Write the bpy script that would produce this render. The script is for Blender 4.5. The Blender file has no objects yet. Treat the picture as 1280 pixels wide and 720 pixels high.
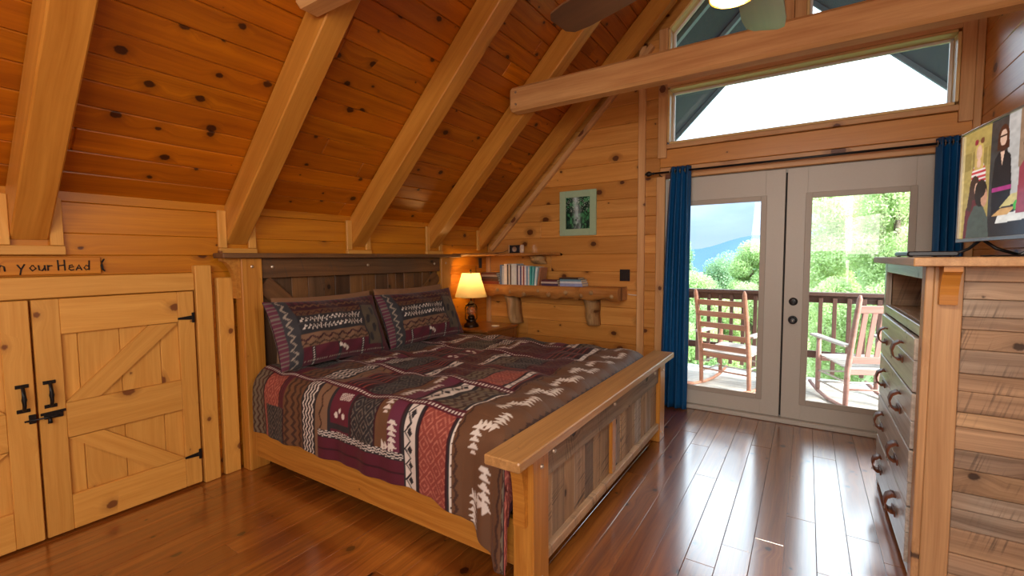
import bpy, math, random
import numpy as np
from mathutils import Vector, Matrix

R_ = random.Random(7)
SC = bpy.context.scene
COL = SC.collection

# ------------------------------------------------------------------ camera
cam_d = bpy.data.cameras.new('camera')
cam_d.sensor_width = 36.0
cam_d.lens = 569.7 / 1280 * 36.0
cam_d.clip_start = 0.05
cam_d.clip_end = 1000
cam = bpy.data.objects.new('camera', cam_d)
COL.objects.link(cam)
yaw, pit, rol = 0.574, 0.0652, -0.0068
fw = Vector((-math.sin(yaw) * math.cos(pit), math.cos(yaw) * math.cos(pit), -math.sin(pit)))
r0 = Vector((math.cos(yaw), math.sin(yaw), 0))
u0 = r0.cross(fw)
rr = r0 * math.cos(rol) + u0 * math.sin(rol)
uu = -r0 * math.sin(rol) + u0 * math.cos(rol)
m = Matrix((rr, uu, -fw)).transposed().to_4x4()
m.translation = (0, 0, 1.45)
cam.matrix_world = m
SC.camera = cam

# ------------------------------------------------------------------ view, world, sun, area lights
SC.view_settings.view_transform = 'Standard'
SC.view_settings.look = 'None'
SC.view_settings.gamma = 1
SC.view_settings.use_curve_mapping = False
SC.view_settings.exposure = 0.22

world = bpy.data.worlds.new('world')
SC.world = world
world.use_nodes = True
wt = world.node_tree
wt.nodes.clear()
w_out = wt.nodes.new('ShaderNodeOutputWorld')
w_bg = wt.nodes.new('ShaderNodeBackground')
w_bg.inputs['Strength'].default_value = 1.0
w_tc = wt.nodes.new('ShaderNodeTexCoord')
w_sep = wt.nodes.new('ShaderNodeSeparateXYZ')
w_ramp = wt.nodes.new('ShaderNodeValToRGB')
w_noise = wt.nodes.new('ShaderNodeTexNoise')
w_noise.inputs['Scale'].default_value = 2.2
w_noise.inputs['Detail'].default_value = 5
w_map = wt.nodes.new('ShaderNodeMapping')
w_map.inputs['Scale'].default_value = (1, 1, 3.5)
w_mr = wt.nodes.new('ShaderNodeMapRange')
w_mr.inputs[1].default_value = 0.42
w_mr.inputs[2].default_value = 0.72
w_mix = wt.nodes.new('ShaderNodeMixRGB')
w_mix.inputs[2].default_value = (3.4, 3.8, 4.2, 1)
cr = w_ramp.color_ramp
cr.elements[0].position = 0.0
cr.elements[0].color = (0.9, 1.05, 0.95, 1)
cr.elements[1].position = 1.0
cr.elements[1].color = (4.2, 4.9, 5.6, 1)
e = cr.elements.new(0.495); e.color = (0.9, 1.05, 0.95, 1)
e = cr.elements.new(0.50); e.color = (0.62, 0.84, 1.12, 1)
e = cr.elements.new(0.545); e.color = (0.50, 0.78, 1.18, 1)
e = cr.elements.new(0.61); e.color = (0.85, 1.2, 1.6, 1)
e = cr.elements.new(0.68); e.color = (4.2, 4.9, 5.6, 1)
w_h = wt.nodes.new('ShaderNodeMath'); w_h.operation = 'MULTIPLY_ADD'
w_h.inputs[1].default_value = 0.5; w_h.inputs[2].default_value = 0.5
L = wt.links.new
L(w_tc.outputs['Generated'], w_sep.inputs[0])
L(w_sep.outputs['Z'], w_h.inputs[0])
L(w_h.outputs[0], w_ramp.inputs[0])
L(w_tc.outputs['Generated'], w_map.inputs[0])
L(w_map.outputs[0], w_noise.inputs['Vector'])
L(w_noise.outputs[0], w_mr.inputs[0])
w_cm = wt.nodes.new('ShaderNodeMath'); w_cm.operation = 'MULTIPLY'; w_cm.inputs[1].default_value = 0.55
L(w_mr.outputs[0], w_cm.inputs[0])
w_cz = wt.nodes.new('ShaderNodeMapRange')
w_cz.inputs[1].default_value = 0.02; w_cz.inputs[2].default_value = 0.2
L(w_sep.outputs['Z'], w_cz.inputs[0])
w_c2 = wt.nodes.new('ShaderNodeMath'); w_c2.operation = 'MULTIPLY'
L(w_cm.outputs[0], w_c2.inputs[0]); L(w_cz.outputs[0], w_c2.inputs[1])
L(w_c2.outputs[0], w_mix.inputs[0])
L(w_ramp.outputs[0], w_mix.inputs[1])
L(w_mix.outputs[0], w_bg.inputs['Color'])
L(w_bg.outputs[0], w_out.inputs['Surface'])


def light(name, kind, loc, energy, color, target=None, size=None, size_y=None, angle=None):
    d = bpy.data.lights.new(name, kind)
    d.energy = energy
    d.color = color
    o = bpy.data.objects.new(name, d)
    COL.objects.link(o)
    o.location = loc
    if kind == 'AREA':
        d.size = size
        if size_y:
            d.shape = 'RECTANGLE'
            d.size_y = size_y
    elif kind == 'SUN':
        d.angle = angle
    elif size:
        d.shadow_soft_size = size
    if target is not None:
        o.rotation_euler = (Vector(target) - Vector(loc)).to_track_quat('-Z', 'Y').to_euler()
    return o


light('sun', 'SUN', (20, -1, 12.4), 11, (1.0, 0.95, 0.86), target=(0, 6, 0), angle=0.2)
# unseen fill lights added behind the camera: from the right, the rear and overhead
light('side_fill_light', 'AREA', (0.93, -0.75, 1.55), 43, (1.0, 0.95, 0.88), target=(-3.3, 1.3, 1.3), size=1.5, size_y=1.2)
light('rear_fill_light', 'AREA', (-0.2, -1.95, 2.3), 66, (1.0, 0.96, 0.90), target=(-1.6, 2.6, 2.4), size=1.9, size_y=1.5)
light('overhead_fill_light', 'POINT', (-0.5, -0.5, 2.9), 9, (1.0, 0.88, 0.70), size=0.18)


# ------------------------------------------------------------------ node helpers and materials
def new_mat(name):
    mt = bpy.data.materials.new(name)
    mt.use_nodes = True
    nt = mt.node_tree
    nt.nodes.clear()
    out = nt.nodes.new('ShaderNodeOutputMaterial')
    bs = nt.nodes.new('ShaderNodeBsdfPrincipled')
    nt.links.new(bs.outputs[0], out.inputs[0])
    return mt, nt, bs, out


def mth(nt, op, a, b=None, c=None, clamp=False):
    n = nt.nodes.new('ShaderNodeMath')
    n.operation = op
    n.use_clamp = clamp
    for i, v in enumerate((a, b, c)):
        if v is None:
            continue
        if isinstance(v, (int, float)):
            n.inputs[i].default_value = v
        else:
            nt.links.new(v, n.inputs[i])
    return n.outputs[0]


def mixc(nt, f, a, b, blend='MIX'):
    n = nt.nodes.new('ShaderNodeMixRGB')
    n.blend_type = blend
    for i, v in enumerate((f, a, b)):
        if isinstance(v, (int, float)):
            n.inputs[i].default_value = v
        elif isinstance(v, tuple):
            n.inputs[i].default_value = (*v, 1)
        else:
            nt.links.new(v, n.inputs[i])
    return n.outputs[0]


def srgb(r, g, b):
    return tuple(((c / 255) / 12.92 if c / 255 <= .04045 else ((c / 255 + .055) / 1.055) ** 2.4) for c in (r, g, b))


def plain(name, col, rough=.5, metal=0.0, noise=0.08, nscale=30, bump=0.0, coat=0.0, spec=0.5):
    mt, nt, bs, out = new_mat(name)
    tc = nt.nodes.new('ShaderNodeTexCoord')
    nz = nt.nodes.new('ShaderNodeTexNoise')
    nz.inputs['Scale'].default_value = nscale
    nz.inputs['Detail'].default_value = 3
    nt.links.new(tc.outputs['Object'], nz.inputs['Vector'])
    d = tuple(max(0, c * (1 - noise * 2)) for c in col)
    l = tuple(min(1, c * (1 + noise * 2)) for c in col)
    nt.links.new(mixc(nt, nz.outputs[0], d, l), bs.inputs['Base Color'])
    bs.inputs['Roughness'].default_value = rough
    bs.inputs['Metallic'].default_value = metal
    bs.inputs['Specular IOR Level'].default_value = spec
    if coat:
        bs.inputs['Coat Weight'].default_value = coat
    if bump:
        bp = nt.nodes.new('ShaderNodeBump')
        bp.inputs['Strength'].default_value = bump
        bp.inputs['Distance'].default_value = .004
        nt.links.new(nz.outputs[0], bp.inputs['Height'])
        nt.links.new(bp.outputs[0], bs.inputs['Normal'])
    return mt


def wood(name, dark, lite, knot=(.05, .015, .005), rough=.42, kscale=3.6, kr=.022, gx=1.1, gy=24.0, var=.2,
         alt=None, ramp=None, bump=.12, coat=0.0, coat_rough=.1, coat_ior=1.5, saw=0.0, spec=.5, contrast=(.26, .76)):
    mt, nt, bs, out = new_mat(name)
    lk = nt.links.new
    tc = nt.nodes.new('ShaderNodeTexCoord')
    oi = nt.nodes.new('ShaderNodeObjectInfo')
    rnd = oi.outputs['Random']
    cmb = nt.nodes.new('ShaderNodeCombineXYZ')
    lk(mth(nt, 'MULTIPLY', rnd, 91.0), cmb.inputs[0])
    lk(mth(nt, 'MULTIPLY', rnd, 37.0), cmb.inputs[1])
    lk(mth(nt, 'MULTIPLY', rnd, 11.0), cmb.inputs[2])
    add = nt.nodes.new('ShaderNodeVectorMath'); add.operation = 'ADD'
    lk(tc.outputs['Object'], add.inputs[0]); lk(cmb.outputs[0], add.inputs[1])
    v = add.outputs[0]
    # knots
    ms = nt.nodes.new('ShaderNodeVectorMath'); ms.operation = 'MULTIPLY'
    ms.inputs[1].default_value = (kscale * .8, kscale, kscale * .02)
    lk(v, ms.inputs[0])
    vo = nt.nodes.new('ShaderNodeTexVoronoi')
    vo.voronoi_dimensions = '2D'
    vo.inputs['Scale'].default_value = 1.0
    lk(ms.outputs[0], vo.inputs['Vector'])
    vsep = nt.nodes.new('ShaderNodeSeparateXYZ')
    lk(vo.outputs['Color'], vsep.inputs[0])
    d = mth(nt, 'DIVIDE', vo.outputs['Distance'], kscale)
    wob = nt.nodes.new('ShaderNodeTexNoise'); wob.inputs['Scale'].default_value = 60
    lk(v, wob.inputs['Vector'])
    d = mth(nt, 'ADD', d, mth(nt, 'MULTIPLY', mth(nt, 'SUBTRACT', wob.outputs[0], .5), .012))
    rad = mth(nt, 'MULTIPLY', mth(nt, 'MAXIMUM', mth(nt, 'MULTIPLY_ADD', vsep.outputs[0], 1.7, -.7), 0.0), kr)
    kmask = mth(nt, 'MULTIPLY_ADD', mth(nt, 'SUBTRACT', mth(nt, 'SUBTRACT', rad, .0035), d), 170.0, .5, clamp=True)
    halo = mth(nt, 'MULTIPLY_ADD', mth(nt, 'SUBTRACT', mth(nt, 'MULTIPLY', rad, 2.2), d), 30.0, 0.0, clamp=True)
    bend = mth(nt, 'MULTIPLY', mth(nt, 'MULTIPLY_ADD', d, -14.0, 1.0, clamp=True), mth(nt, 'MULTIPLY', rad, 2.2))
    # grain
    sep = nt.nodes.new('ShaderNodeSeparateXYZ'); lk(v, sep.inputs[0])
    low = nt.nodes.new('ShaderNodeTexNoise'); low.inputs['Scale'].default_value = 1.6; low.inputs['Detail'].default_value = 1
    lk(v, low.inputs['Vector'])
    yy = mth(nt, 'ADD', mth(nt, 'ADD', sep.outputs[1], bend), mth(nt, 'MULTIPLY', low.outputs[0], .05))
    gv = nt.nodes.new('ShaderNodeCombineXYZ')
    lk(mth(nt, 'MULTIPLY', sep.outputs[0], gx), gv.inputs[0])
    lk(mth(nt, 'MULTIPLY', yy, gy), gv.inputs[1])
    lk(mth(nt, 'MULTIPLY', sep.outputs[2], gy), gv.inputs[2])
    gn = nt.nodes.new('ShaderNodeTexNoise')
    gn.inputs['Scale'].default_value = 1.0; gn.inputs['Detail'].default_value = 5; gn.inputs['Roughness'].default_value = .62
    lk(gv.outputs[0], gn.inputs['Vector'])
    gv2 = nt.nodes.new('ShaderNodeVectorMath'); gv2.operation = 'MULTIPLY'
    gv2.inputs[1].default_value = (2.0, 5.0, 5.0)
    lk(gv.outputs[0], gv2.inputs[0])
    fn = nt.nodes.new('ShaderNodeTexNoise'); fn.inputs['Scale'].default_value = 1.0; fn.inputs['Detail'].default_value = 2
    lk(gv2.outputs[0], fn.inputs['Vector'])
    mr = nt.nodes.new('ShaderNodeMapRange')
    mr.inputs[1].default_value, mr.inputs[2].default_value = contrast
    lk(mth(nt, 'MULTIPLY_ADD', mth(nt, 'SUBTRACT', fn.outputs[0], .5), .35, gn.outputs[0]), mr.inputs[0])
    wn = nt.nodes.new('ShaderNodeTexWhiteNoise'); wn.noise_dimensions = '1D'
    lk(mth(nt, 'MULTIPLY', rnd, 977.0), wn.inputs['W'])
    rnd2 = wn.outputs['Value']
    if ramp:
        rp = nt.nodes.new('ShaderNodeValToRGB')
        rp.color_ramp.interpolation = 'LINEAR'
        els = rp.color_ramp.elements
        while len(els) < len(ramp):
            els.new(.5)
        for i, c in enumerate(ramp):
            els[i].position = i / (len(ramp) - 1)
            els[i].color = (*c, 1)
        # tone drifts along the board
        lk(mth(nt, 'ADD', mth(nt, 'MULTIPLY', rnd2, .8), mth(nt, 'MULTIPLY_ADD', low.outputs[0], .7, -.25), clamp=True), rp.inputs[0])
        lc = rp.outputs[0]
        dc = mixc(nt, 1.0, lc, (.42, .38, .36), 'MULTIPLY')
    else:
        lc, dc = lite, dark
        if alt:
            lc = mixc(nt, rnd2, lite, alt)
    c = mixc(nt, mr.outputs[0], dc, lc)
    if saw:
        sv = nt.nodes.new('ShaderNodeCombineXYZ')
        lk(mth(nt, 'ADD', mth(nt, 'MULTIPLY', sep.outputs[0], 95.0), mth(nt, 'MULTIPLY', sep.outputs[1], 25.0)), sv.inputs[0])
        lk(mth(nt, 'MULTIPLY', sep.outputs[1], 3.0), sv.inputs[1])
        sn = nt.nodes.new('ShaderNodeTexNoise'); sn.inputs['Scale'].default_value = 1.0; sn.inputs['Detail'].default_value = 2
        lk(sv.outputs[0], sn.inputs['Vector'])
        pn = nt.nodes.new('ShaderNodeTexNoise'); pn.inputs['Scale'].default_value = 5.0
        lk(v, pn.inputs['Vector'])
        sm = mth(nt, 'MULTIPLY', mth(nt, 'MULTIPLY_ADD', sn.outputs[0], 7.0, -3.6, clamp=True),
                 mth(nt, 'MULTIPLY_ADD', pn.outputs[0], 6.0, -2.9, clamp=True))
        c = mixc(nt, mth(nt, 'MULTIPLY', sm, saw), c, (.05, .04, .035))
    bm = mth(nt, 'MULTIPLY_ADD', rnd, 2 * var, 1 - var)
    bc = nt.nodes.new('ShaderNodeCombineXYZ')
    for i in range(3):
        lk(bm, bc.inputs[i])
    c = mixc(nt, 1.0, c, bc.outputs[0], 'MULTIPLY')
    c = mixc(nt, mth(nt, 'MULTIPLY', halo, .35), c, knot)
    c = mixc(nt, mth(nt, 'MULTIPLY', kmask, .9), c, knot)
    lk(c, bs.inputs['Base Color'])
    bs.inputs['Roughness'].default_value = rough
    bs.inputs['Specular IOR Level'].default_value = spec
    if coat:
        bs.inputs['Coat Weight'].default_value = coat
        bs.inputs['Coat Roughness'].default_value = coat_rough
        bs.inputs['Coat IOR'].default_value = coat_ior
    bp = nt.nodes.new('ShaderNodeBump')
    bp.inputs['Strength'].default_value = bump
    bp.inputs['Distance'].default_value = .003
    lk(mth(nt, 'SUBTRACT', gn.outputs[0], kmask), bp.inputs['Height'])
    lk(bp.outputs[0], bs.inputs['Normal'])
    return mt


def painted(name, rough=.8, emit=0.0, sheen=0.0, bump=0.0, bscale=300, spec=.3):
    """base colour read from the mesh colour attribute 'print' (flat print on the surface)"""
    mt, nt, bs, out = new_mat(name)
    at = nt.nodes.new('ShaderNodeAttribute'); at.attribute_name = 'print'
    tc = nt.nodes.new('ShaderNodeTexCoord')
    nz = nt.nodes.new('ShaderNodeTexNoise'); nz.inputs['Scale'].default_value = bscale
    nt.links.new(tc.outputs['Object'], nz.inputs['Vector'])
    c = mixc(nt, .12, at.outputs['Color'], nz.outputs[0], 'OVERLAY')
    if emit:
        bs.inputs['Base Color'].default_value = (.01, .01, .01, 1)
        nt.links.new(at.outputs['Color'], bs.inputs['Emission Color'])
        bs.inputs['Emission Strength'].default_value = emit
    else:
        nt.links.new(c, bs.inputs['Base Color'])
    bs.inputs['Roughness'].default_value = rough
    bs.inputs['Specular IOR Level'].default_value = spec
    if sheen:
        bs.inputs['Sheen Weight'].default_value = sheen
    if bump:
        bp = nt.nodes.new('ShaderNodeBump'); bp.inputs['Strength'].default_value = bump; bp.inputs['Distance'].default_value = .002
        nt.links.new(nz.outputs[0], bp.inputs['Height']); nt.links.new(bp.outputs[0], bs.inputs['Normal'])
    return mt


def glass_mat(name, tint=(.97, .99, .98), refl=.06):
    mt, nt, bs, out = new_mat(name)
    nt.nodes.remove(bs)
    tr = nt.nodes.new('ShaderNodeBsdfTransparent'); tr.inputs[0].default_value = (*tint, 1)
    gl = nt.nodes.new('ShaderNodeBsdfGlossy'); gl.inputs['Roughness'].default_value = .01
    fr = nt.nodes.new('ShaderNodeFresnel'); fr.inputs['IOR'].default_value = 1.45
    mx = nt.nodes.new('ShaderNodeMixShader')
    nt.links.new(fr.outputs[0], mx.inputs[0]); nt.links.new(tr.outputs[0], mx.inputs[1]); nt.links.new(gl.outputs[0], mx.inputs[2])
    nt.links.new(mx.outputs[0], out.inputs[0])
    return mt


M = {}
M['ceiling'] = wood('ceiling_pine', srgb(150, 76, 2), srgb(204, 120, 8), knot=srgb(50, 18, 2), var=.2, alt=srgb(174, 92, 4), rough=.36, kscale=5.6, kr=.026, contrast=(.3, .72))
M['rafter'] = wood('rafter_pine', srgb(174, 108, 32), srgb(204, 140, 56), knot=srgb(86, 40, 10), var=.06, rough=.42, kscale=2.4, kr=.05, gy=18)
M['wall'] = wood('wall_pine', srgb(188, 122, 50), srgb(222, 164, 88), knot=srgb(78, 34, 10), var=.14, alt=srgb(208, 144, 66), rough=.38, kscale=4.4, kr=.036, coat=.3, coat_rough=.25)
M['knee'] = wood('knee_wall_pine', srgb(172, 100, 12), srgb(204, 132, 26), knot=srgb(74, 30, 6), var=.10, rough=.4, kscale=3.6, kr=.036)
M['closet'] = wood('closet_pine', srgb(200, 140, 58), srgb(220, 164, 80), knot=srgb(112, 58, 20), var=.08, rough=.5, kscale=4.6, kr=.028, gx=2, gy=40)
M['trim'] = wood('trim_pine', srgb(194, 138, 84), srgb(226, 178, 122), knot=srgb(92, 44, 20), var=.08, rough=.42, kscale=3.2, kr=.045)
M['jamb'] = wood('jamb_pine', srgb(214, 176, 110), srgb(236, 206, 144), knot=srgb(150, 96, 46), var=.04, rough=.45, kr=.008)
M['beam'] = wood('beam_pine', srgb(192, 136, 80), srgb(226, 178, 118), knot=srgb(84, 38, 14), var=.05, rough=.45, kscale=2.2, kr=.07, gy=15)
M['floor'] = wood('floor_pine', srgb(116, 58, 16), srgb(182, 112, 44), knot=srgb(48, 20, 6), var=.12, alt=srgb(152, 86, 28), rough=.32, kscale=4.6, kr=.023, coat=1.0, coat_rough=.17, coat_ior=2.3, bump=.1, contrast=(.3, .72))
M['bed'] = wood('bed_oak', srgb(160, 98, 30), srgb(202, 142, 60), knot=srgb(66, 32, 12), var=.06, rough=.4, kscale=2.4, kr=.02, gy=40)
M['cap'] = wood('bed_cap_oak', srgb(150, 108, 62), srgb(198, 152, 96), knot=srgb(70, 40, 18), var=.06, rough=.36, kscale=2.4, kr=.016, gy=34)
BARN = [srgb(166, 150, 134), srgb(196, 164, 128), srgb(170, 138, 106), srgb(188, 178, 166), srgb(150, 126, 104), srgb(208, 174, 132)]
M['barn'] = wood('barn_wood', (.1, .1, .1), (.2, .2, .2), knot=srgb(40, 28, 20), var=.22, ramp=BARN, rough=.6, kscale=4.0, kr=.024, gy=34, saw=.95, bump=.3)
BARN2 = [srgb(186, 156, 126), srgb(216, 180, 140), srgb(194, 162, 130), srgb(184, 170, 152), srgb(166, 138, 112), srgb(220, 184, 140)]
M['barn_lite'] = wood('barn_wood_light', (.1, .1, .1), (.2, .2, .2), knot=srgb(50, 34, 24), var=.14, ramp=BARN2, rough=.6, kscale=4.0, kr=.024, gy=34, saw=.6, bump=.3)
BARN3 = [srgb(112, 78, 46), srgb(138, 98, 56), srgb(120, 84, 50), srgb(104, 80, 58), srgb(88, 60, 38), srgb(148, 104, 58)]
M['barn_dark'] = wood('barn_wood_dark', (.1, .1, .1), (.2, .2, .2), knot=srgb(30, 18, 10), var=.22, ramp=BARN3, rough=.55, kscale=4.0, kr=.02, gy=34, saw=.45, bump=.3)
M['dresser_post'] = wood('dresser_oak', srgb(170, 128, 86), srgb(210, 168, 120), knot=srgb(60, 36, 20), var=.06, rough=.45, kscale=2.6, kr=.02, gy=34)
M['drawer'] = wood('drawer_wood_glare', (.1, .1, .1), (.2, .2, .2), knot=srgb(80, 66, 54), var=.08, ramp=[srgb(204, 198, 188), srgb(220, 210, 194), srgb(208, 204, 198), srgb(226, 220, 210)], rough=.4, kscale=3.0, kr=.016, gy=34, saw=.2, coat=.8, coat_rough=.32, coat_ior=1.6)  # whitish ramp: window glare on the dresser front put into the wood colour
M['log'] = wood('live_edge_log', srgb(158, 98, 44), srgb(208, 148, 80), knot=srgb(92, 46, 18), var=.05, rough=.4, kscale=6.0, kr=.028, gy=14)
M['logbark'] = wood('peeled_log', srgb(136, 96, 56), srgb(196, 160, 108), knot=srgb(90, 52, 26), var=.08, rough=.55, kscale=8, kr=.02, gy=18, bump=.5)
M['night'] = wood('nightstand_wood', srgb(110, 62, 24), srgb(158, 98, 42), knot=srgb(50, 24, 10), var=.05, rough=.3, kr=.012, gy=28, coat=.3)
M['deck'] = wood('deck_boards', srgb(160, 152, 146), srgb(214, 208, 200), knot=srgb(120, 110, 104), var=.08, rough=.6, kr=.008)
M['railing'] = wood('railing_brown', srgb(72, 48, 42), srgb(104, 72, 62), knot=srgb(50, 32, 28), var=.06, rough=.6, kr=.006)
M['rocker_a'] = wood('rocker_wood_red', srgb(158, 104, 84), srgb(196, 142, 118), knot=srgb(110, 66, 50), var=.06, rough=.5, kr=.006)
M['rocker_b'] = wood('rocker_wood_rose', srgb(150, 108, 100), srgb(184, 142, 132), knot=srgb(104, 70, 62), var=.06, rough=.5, kr=.006)
M['rocker_arm'] = wood('rocker_wood_weathered', srgb(170, 160, 154), srgb(212, 204, 196), knot=srgb(140, 126, 118), var=.06, rough=.5, kr=.004)
M['door'] = plain('door_paint', srgb(196, 190, 180), rough=.42, noise=.02, nscale=80, bump=.05)
M['door_trim'] = plain('door_glazing_trim', srgb(176, 166, 154), rough=.45, noise=.02)
M['seal'] = plain('door_seal', srgb(50, 46, 44), rough=.7)
M['black'] = plain('black_iron', (.012, .012, .013), rough=.38, metal=.4, noise=.2)
M['blackp'] = plain('black_plastic', (.012, .013, .016), rough=.32)
M['bronze'] = plain('dark_bronze', srgb(58, 44, 36), rough=.34, metal=.85, noise=.2, nscale=12)
M['nickel'] = plain('worn_nickel', srgb(170, 160, 148), rough=.3, metal=.9)
M['bolt'] = plain('bolt_steel', srgb(196, 180, 160), rough=.38, metal=.85)
M['leather'] = plain('brown_leather', srgb(112, 62, 36), rough=.5, noise=.2, nscale=60, bump=.2)
M['curtain'] = plain('blue_curtain', srgb(16, 84, 138), rough=.5, noise=.06, nscale=200, spec=.4)
M['frame_green'] = plain('pale_green_frame', srgb(164, 190, 158), rough=.55, noise=.05)
M['white'] = plain('white_plastic', srgb(232, 230, 224), rough=.4, noise=.02)
M['page'] = plain('book_pages', srgb(226, 214, 190), rough=.8, noise=.05, nscale=200)
M['carve'] = plain('carved_black', (.01, .007, .005), rough=.8)
M['soffit'] = plain('porch_soffit', srgb(50, 54, 72), rough=.8, noise=.3, nscale=60)
M['fascia'] = plain('porch_fascia', srgb(120, 136, 150), rough=.7)
M['grass'] = plain('hillside_grass', srgb(88, 104, 62), rough=.9, noise=.3, nscale=.6)
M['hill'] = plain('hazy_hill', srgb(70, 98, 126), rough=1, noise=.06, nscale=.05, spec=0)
M['bark'] = plain('tree_bark', srgb(96, 82, 68), rough=.9, noise=.2)
M['mattress'] = plain('mattress_cloth', srgb(60, 40, 38), rough=.9)
M['tan_cloth'] = plain('tan_cloth', srgb(150, 112, 82), rough=.9, noise=.06, nscale=150)
M['gold'] = plain('gold_rim', srgb(206, 160, 60), rough=.25, metal=.9)
M['blade_dark'] = wood('fan_blade_wood', srgb(62, 40, 24), srgb(92, 62, 38), knot=srgb(40, 24, 14), var=.04, rough=.3, kr=.006, coat=1.0, coat_rough=.3, coat_ior=1.7)
M['chrome'] = plain('chrome', srgb(220, 222, 226), rough=.12, metal=1)
M['quilt'] = painted('quilt_print', rough=.62, sheen=.05, bump=.25)
M['pillow'] = painted('pillow_print', rough=.72, sheen=.15, bump=.2)
M['screen'] = painted('tv_picture', rough=.15, emit=.85)
M['picture'] = painted('framed_print', rough=.35)
M['glass'] = glass_mat('window_glass')


def leaf_mat(name, a, b):
    mt, nt, bs, out = new_mat(name)
    tc = nt.nodes.new('ShaderNodeTexCoord')
    nz = nt.nodes.new('ShaderNodeTexNoise'); nz.inputs['Scale'].default_value = 2.5
    nt.links.new(tc.outputs['Object'], nz.inputs['Vector'])
    c = mixc(nt, nz.outputs[0], a, b)
    nt.links.new(c, bs.inputs['Base Color'])
    bs.inputs['Roughness'].default_value = .6
    tl = nt.nodes.new('ShaderNodeBsdfTranslucent')
    nt.links.new(c, tl.inputs[0])
    mx = nt.nodes.new('ShaderNodeMixShader'); mx.inputs[0].default_value = .45
    nt.links.new(bs.outputs[0], mx.inputs[1]); nt.links.new(tl.outputs[0], mx.inputs[2])
    nt.links.new(mx.outputs[0], out.inputs[0])
    return mt


M['leaf_a'] = leaf_mat('leaves_bright', srgb(180, 208, 142), srgb(230, 240, 194))
M['leaf_b'] = leaf_mat('leaves_mid', srgb(150, 188, 122), srgb(208, 228, 172))
M['leaf_c'] = leaf_mat('leaves_cool', srgb(122, 164, 124), srgb(184, 212, 172))


def shade_mat():
    mt, nt, bs, out = new_mat('lampshade_fabric')
    bs.inputs['Base Color'].default_value = (*srgb(236, 214, 160), 1)
    bs.inputs['Roughness'].default_value = .9
    tc = nt.nodes.new('ShaderNodeTexCoord')
    wv = nt.nodes.new('ShaderNodeTexNoise'); wv.inputs['Scale'].default_value = 220
    nt.links.new(tc.outputs['Object'], wv.inputs['Vector'])
    c = mixc(nt, wv.outputs[0], srgb(226, 196, 132), srgb(244, 226, 176))
    nt.links.new(c, bs.inputs['Base Color'])
    tl = nt.nodes.new('ShaderNodeBsdfTranslucent')
    nt.links.new(c, tl.inputs[0])
    mx = nt.nodes.new('ShaderNodeMixShader'); mx.inputs[0].default_value = .5
    nt.links.new(bs.outputs[0], mx.inputs[1]); nt.links.new(tl.outputs[0], mx.inputs[2])
    nt.links.new(mx.outputs[0], out.inputs[0])
    return mt


M['shade'] = shade_mat()
mt, nt, bs, out = new_mat('frosted_shade_glass')
bs.inputs['Base Color'].default_value = (.95, .9, .8, 1)
bs.inputs['Transmission Weight'].default_value = .9
bs.inputs['Roughness'].default_value = .15
M['fan_glass'] = mt
mt, nt, bs, out = new_mat('lantern_globe_glass')
bs.inputs['Base Color'].default_value = (.75, .45, .25, 1)
bs.inputs['Transmission Weight'].default_value = .8
bs.inputs['Roughness'].default_value = .08
M['globe'] = mt
mt, nt, bs, out = new_mat('lit_bulb')
bs.inputs['Emission Color'].default_value = (1, .72, .3, 1)
bs.inputs['Emission Strength'].default_value = 4
M['bulb'] = mt

# ------------------------------------------------------------------ object helpers
W = {}
_cache = {}


def place(o, parent, Mw):
    COL.objects.link(o)
    W[o] = Mw.copy()
    if parent is not None:
        o.parent = parent
        o.matrix_basis = W[parent].inverted() @ Mw
    else:
        o.matrix_basis = Mw
    return o


def thing(name, label, cat, loc=(0, 0, 0), group=None, Mw=None):
    o = bpy.data.objects.new(name, None)
    o.empty_display_size = .1
    place(o, None, Mw if Mw is not None else Matrix.Translation(loc))
    return tag(o, label, cat, group)


def tag(o, label, cat, group=None):
    o['label'] = label
    o['category'] = cat
    if group:
        o['group'] = group
    return o


def struct(o):
    o['kind'] = 'structure'
    return o


def mesh(name, verts, faces, mat, parent=None, Mw=None, smooth=False):
    me = bpy.data.meshes.new(name)
    me.from_pydata([tuple(v) for v in verts], [], faces)
    me.materials.append(mat)
    if smooth:
        me.shade_smooth()
    o = bpy.data.objects.new(name, me)
    return place(o, parent, Mw if Mw is not None else Matrix.Identity(4))


def barmesh(l, w, t, ch, mat):
    k = (round(l, 4), round(w, 4), round(t, 4), round(ch, 4), mat.name)
    if k in _cache:
        return _cache[k]
    a, b = w / 2, t / 2
    c = min(ch, a * .45, b * .45)
    prof = [(-a + c, -b), (a - c, -b), (a, -b + c), (a, b - c), (a - c, b), (-a + c, b), (-a, b - c), (-a, -b + c)]
    vs, fs = [], []
    e = min(c, l * .2)
    for x, s in ((-l / 2, 1), (-l / 2 + e, 0), (l / 2 - e, 0), (l / 2, 1)):
        for (p, q) in prof:
            if s:
                vs.append((x, p - math.copysign(min(c, a * .4), p), q - math.copysign(min(c, b * .4), q)))
            else:
                vs.append((x, p, q))
    for r in range(3):
        for i in range(8):
            j = (i + 1) % 8
            fs.append((r * 8 + i, (r + 1) * 8 + i, (r + 1) * 8 + j, r * 8 + j)[::-1])
    fs.append(tuple(range(8))[::-1])
    fs.append(tuple(24 + i for i in range(8)))
    me = bpy.data.meshes.new('board')
    me.from_pydata(vs, [], [f[::-1] for f in fs] if False else fs)
    me.materials.append(mat)
    import bmesh
    bm = bmesh.new(); bm.from_mesh(me)
    bmesh.ops.recalc_face_normals(bm, faces=bm.faces)
    bm.to_mesh(me); bm.free()
    _cache[k] = me
    return me


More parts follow.
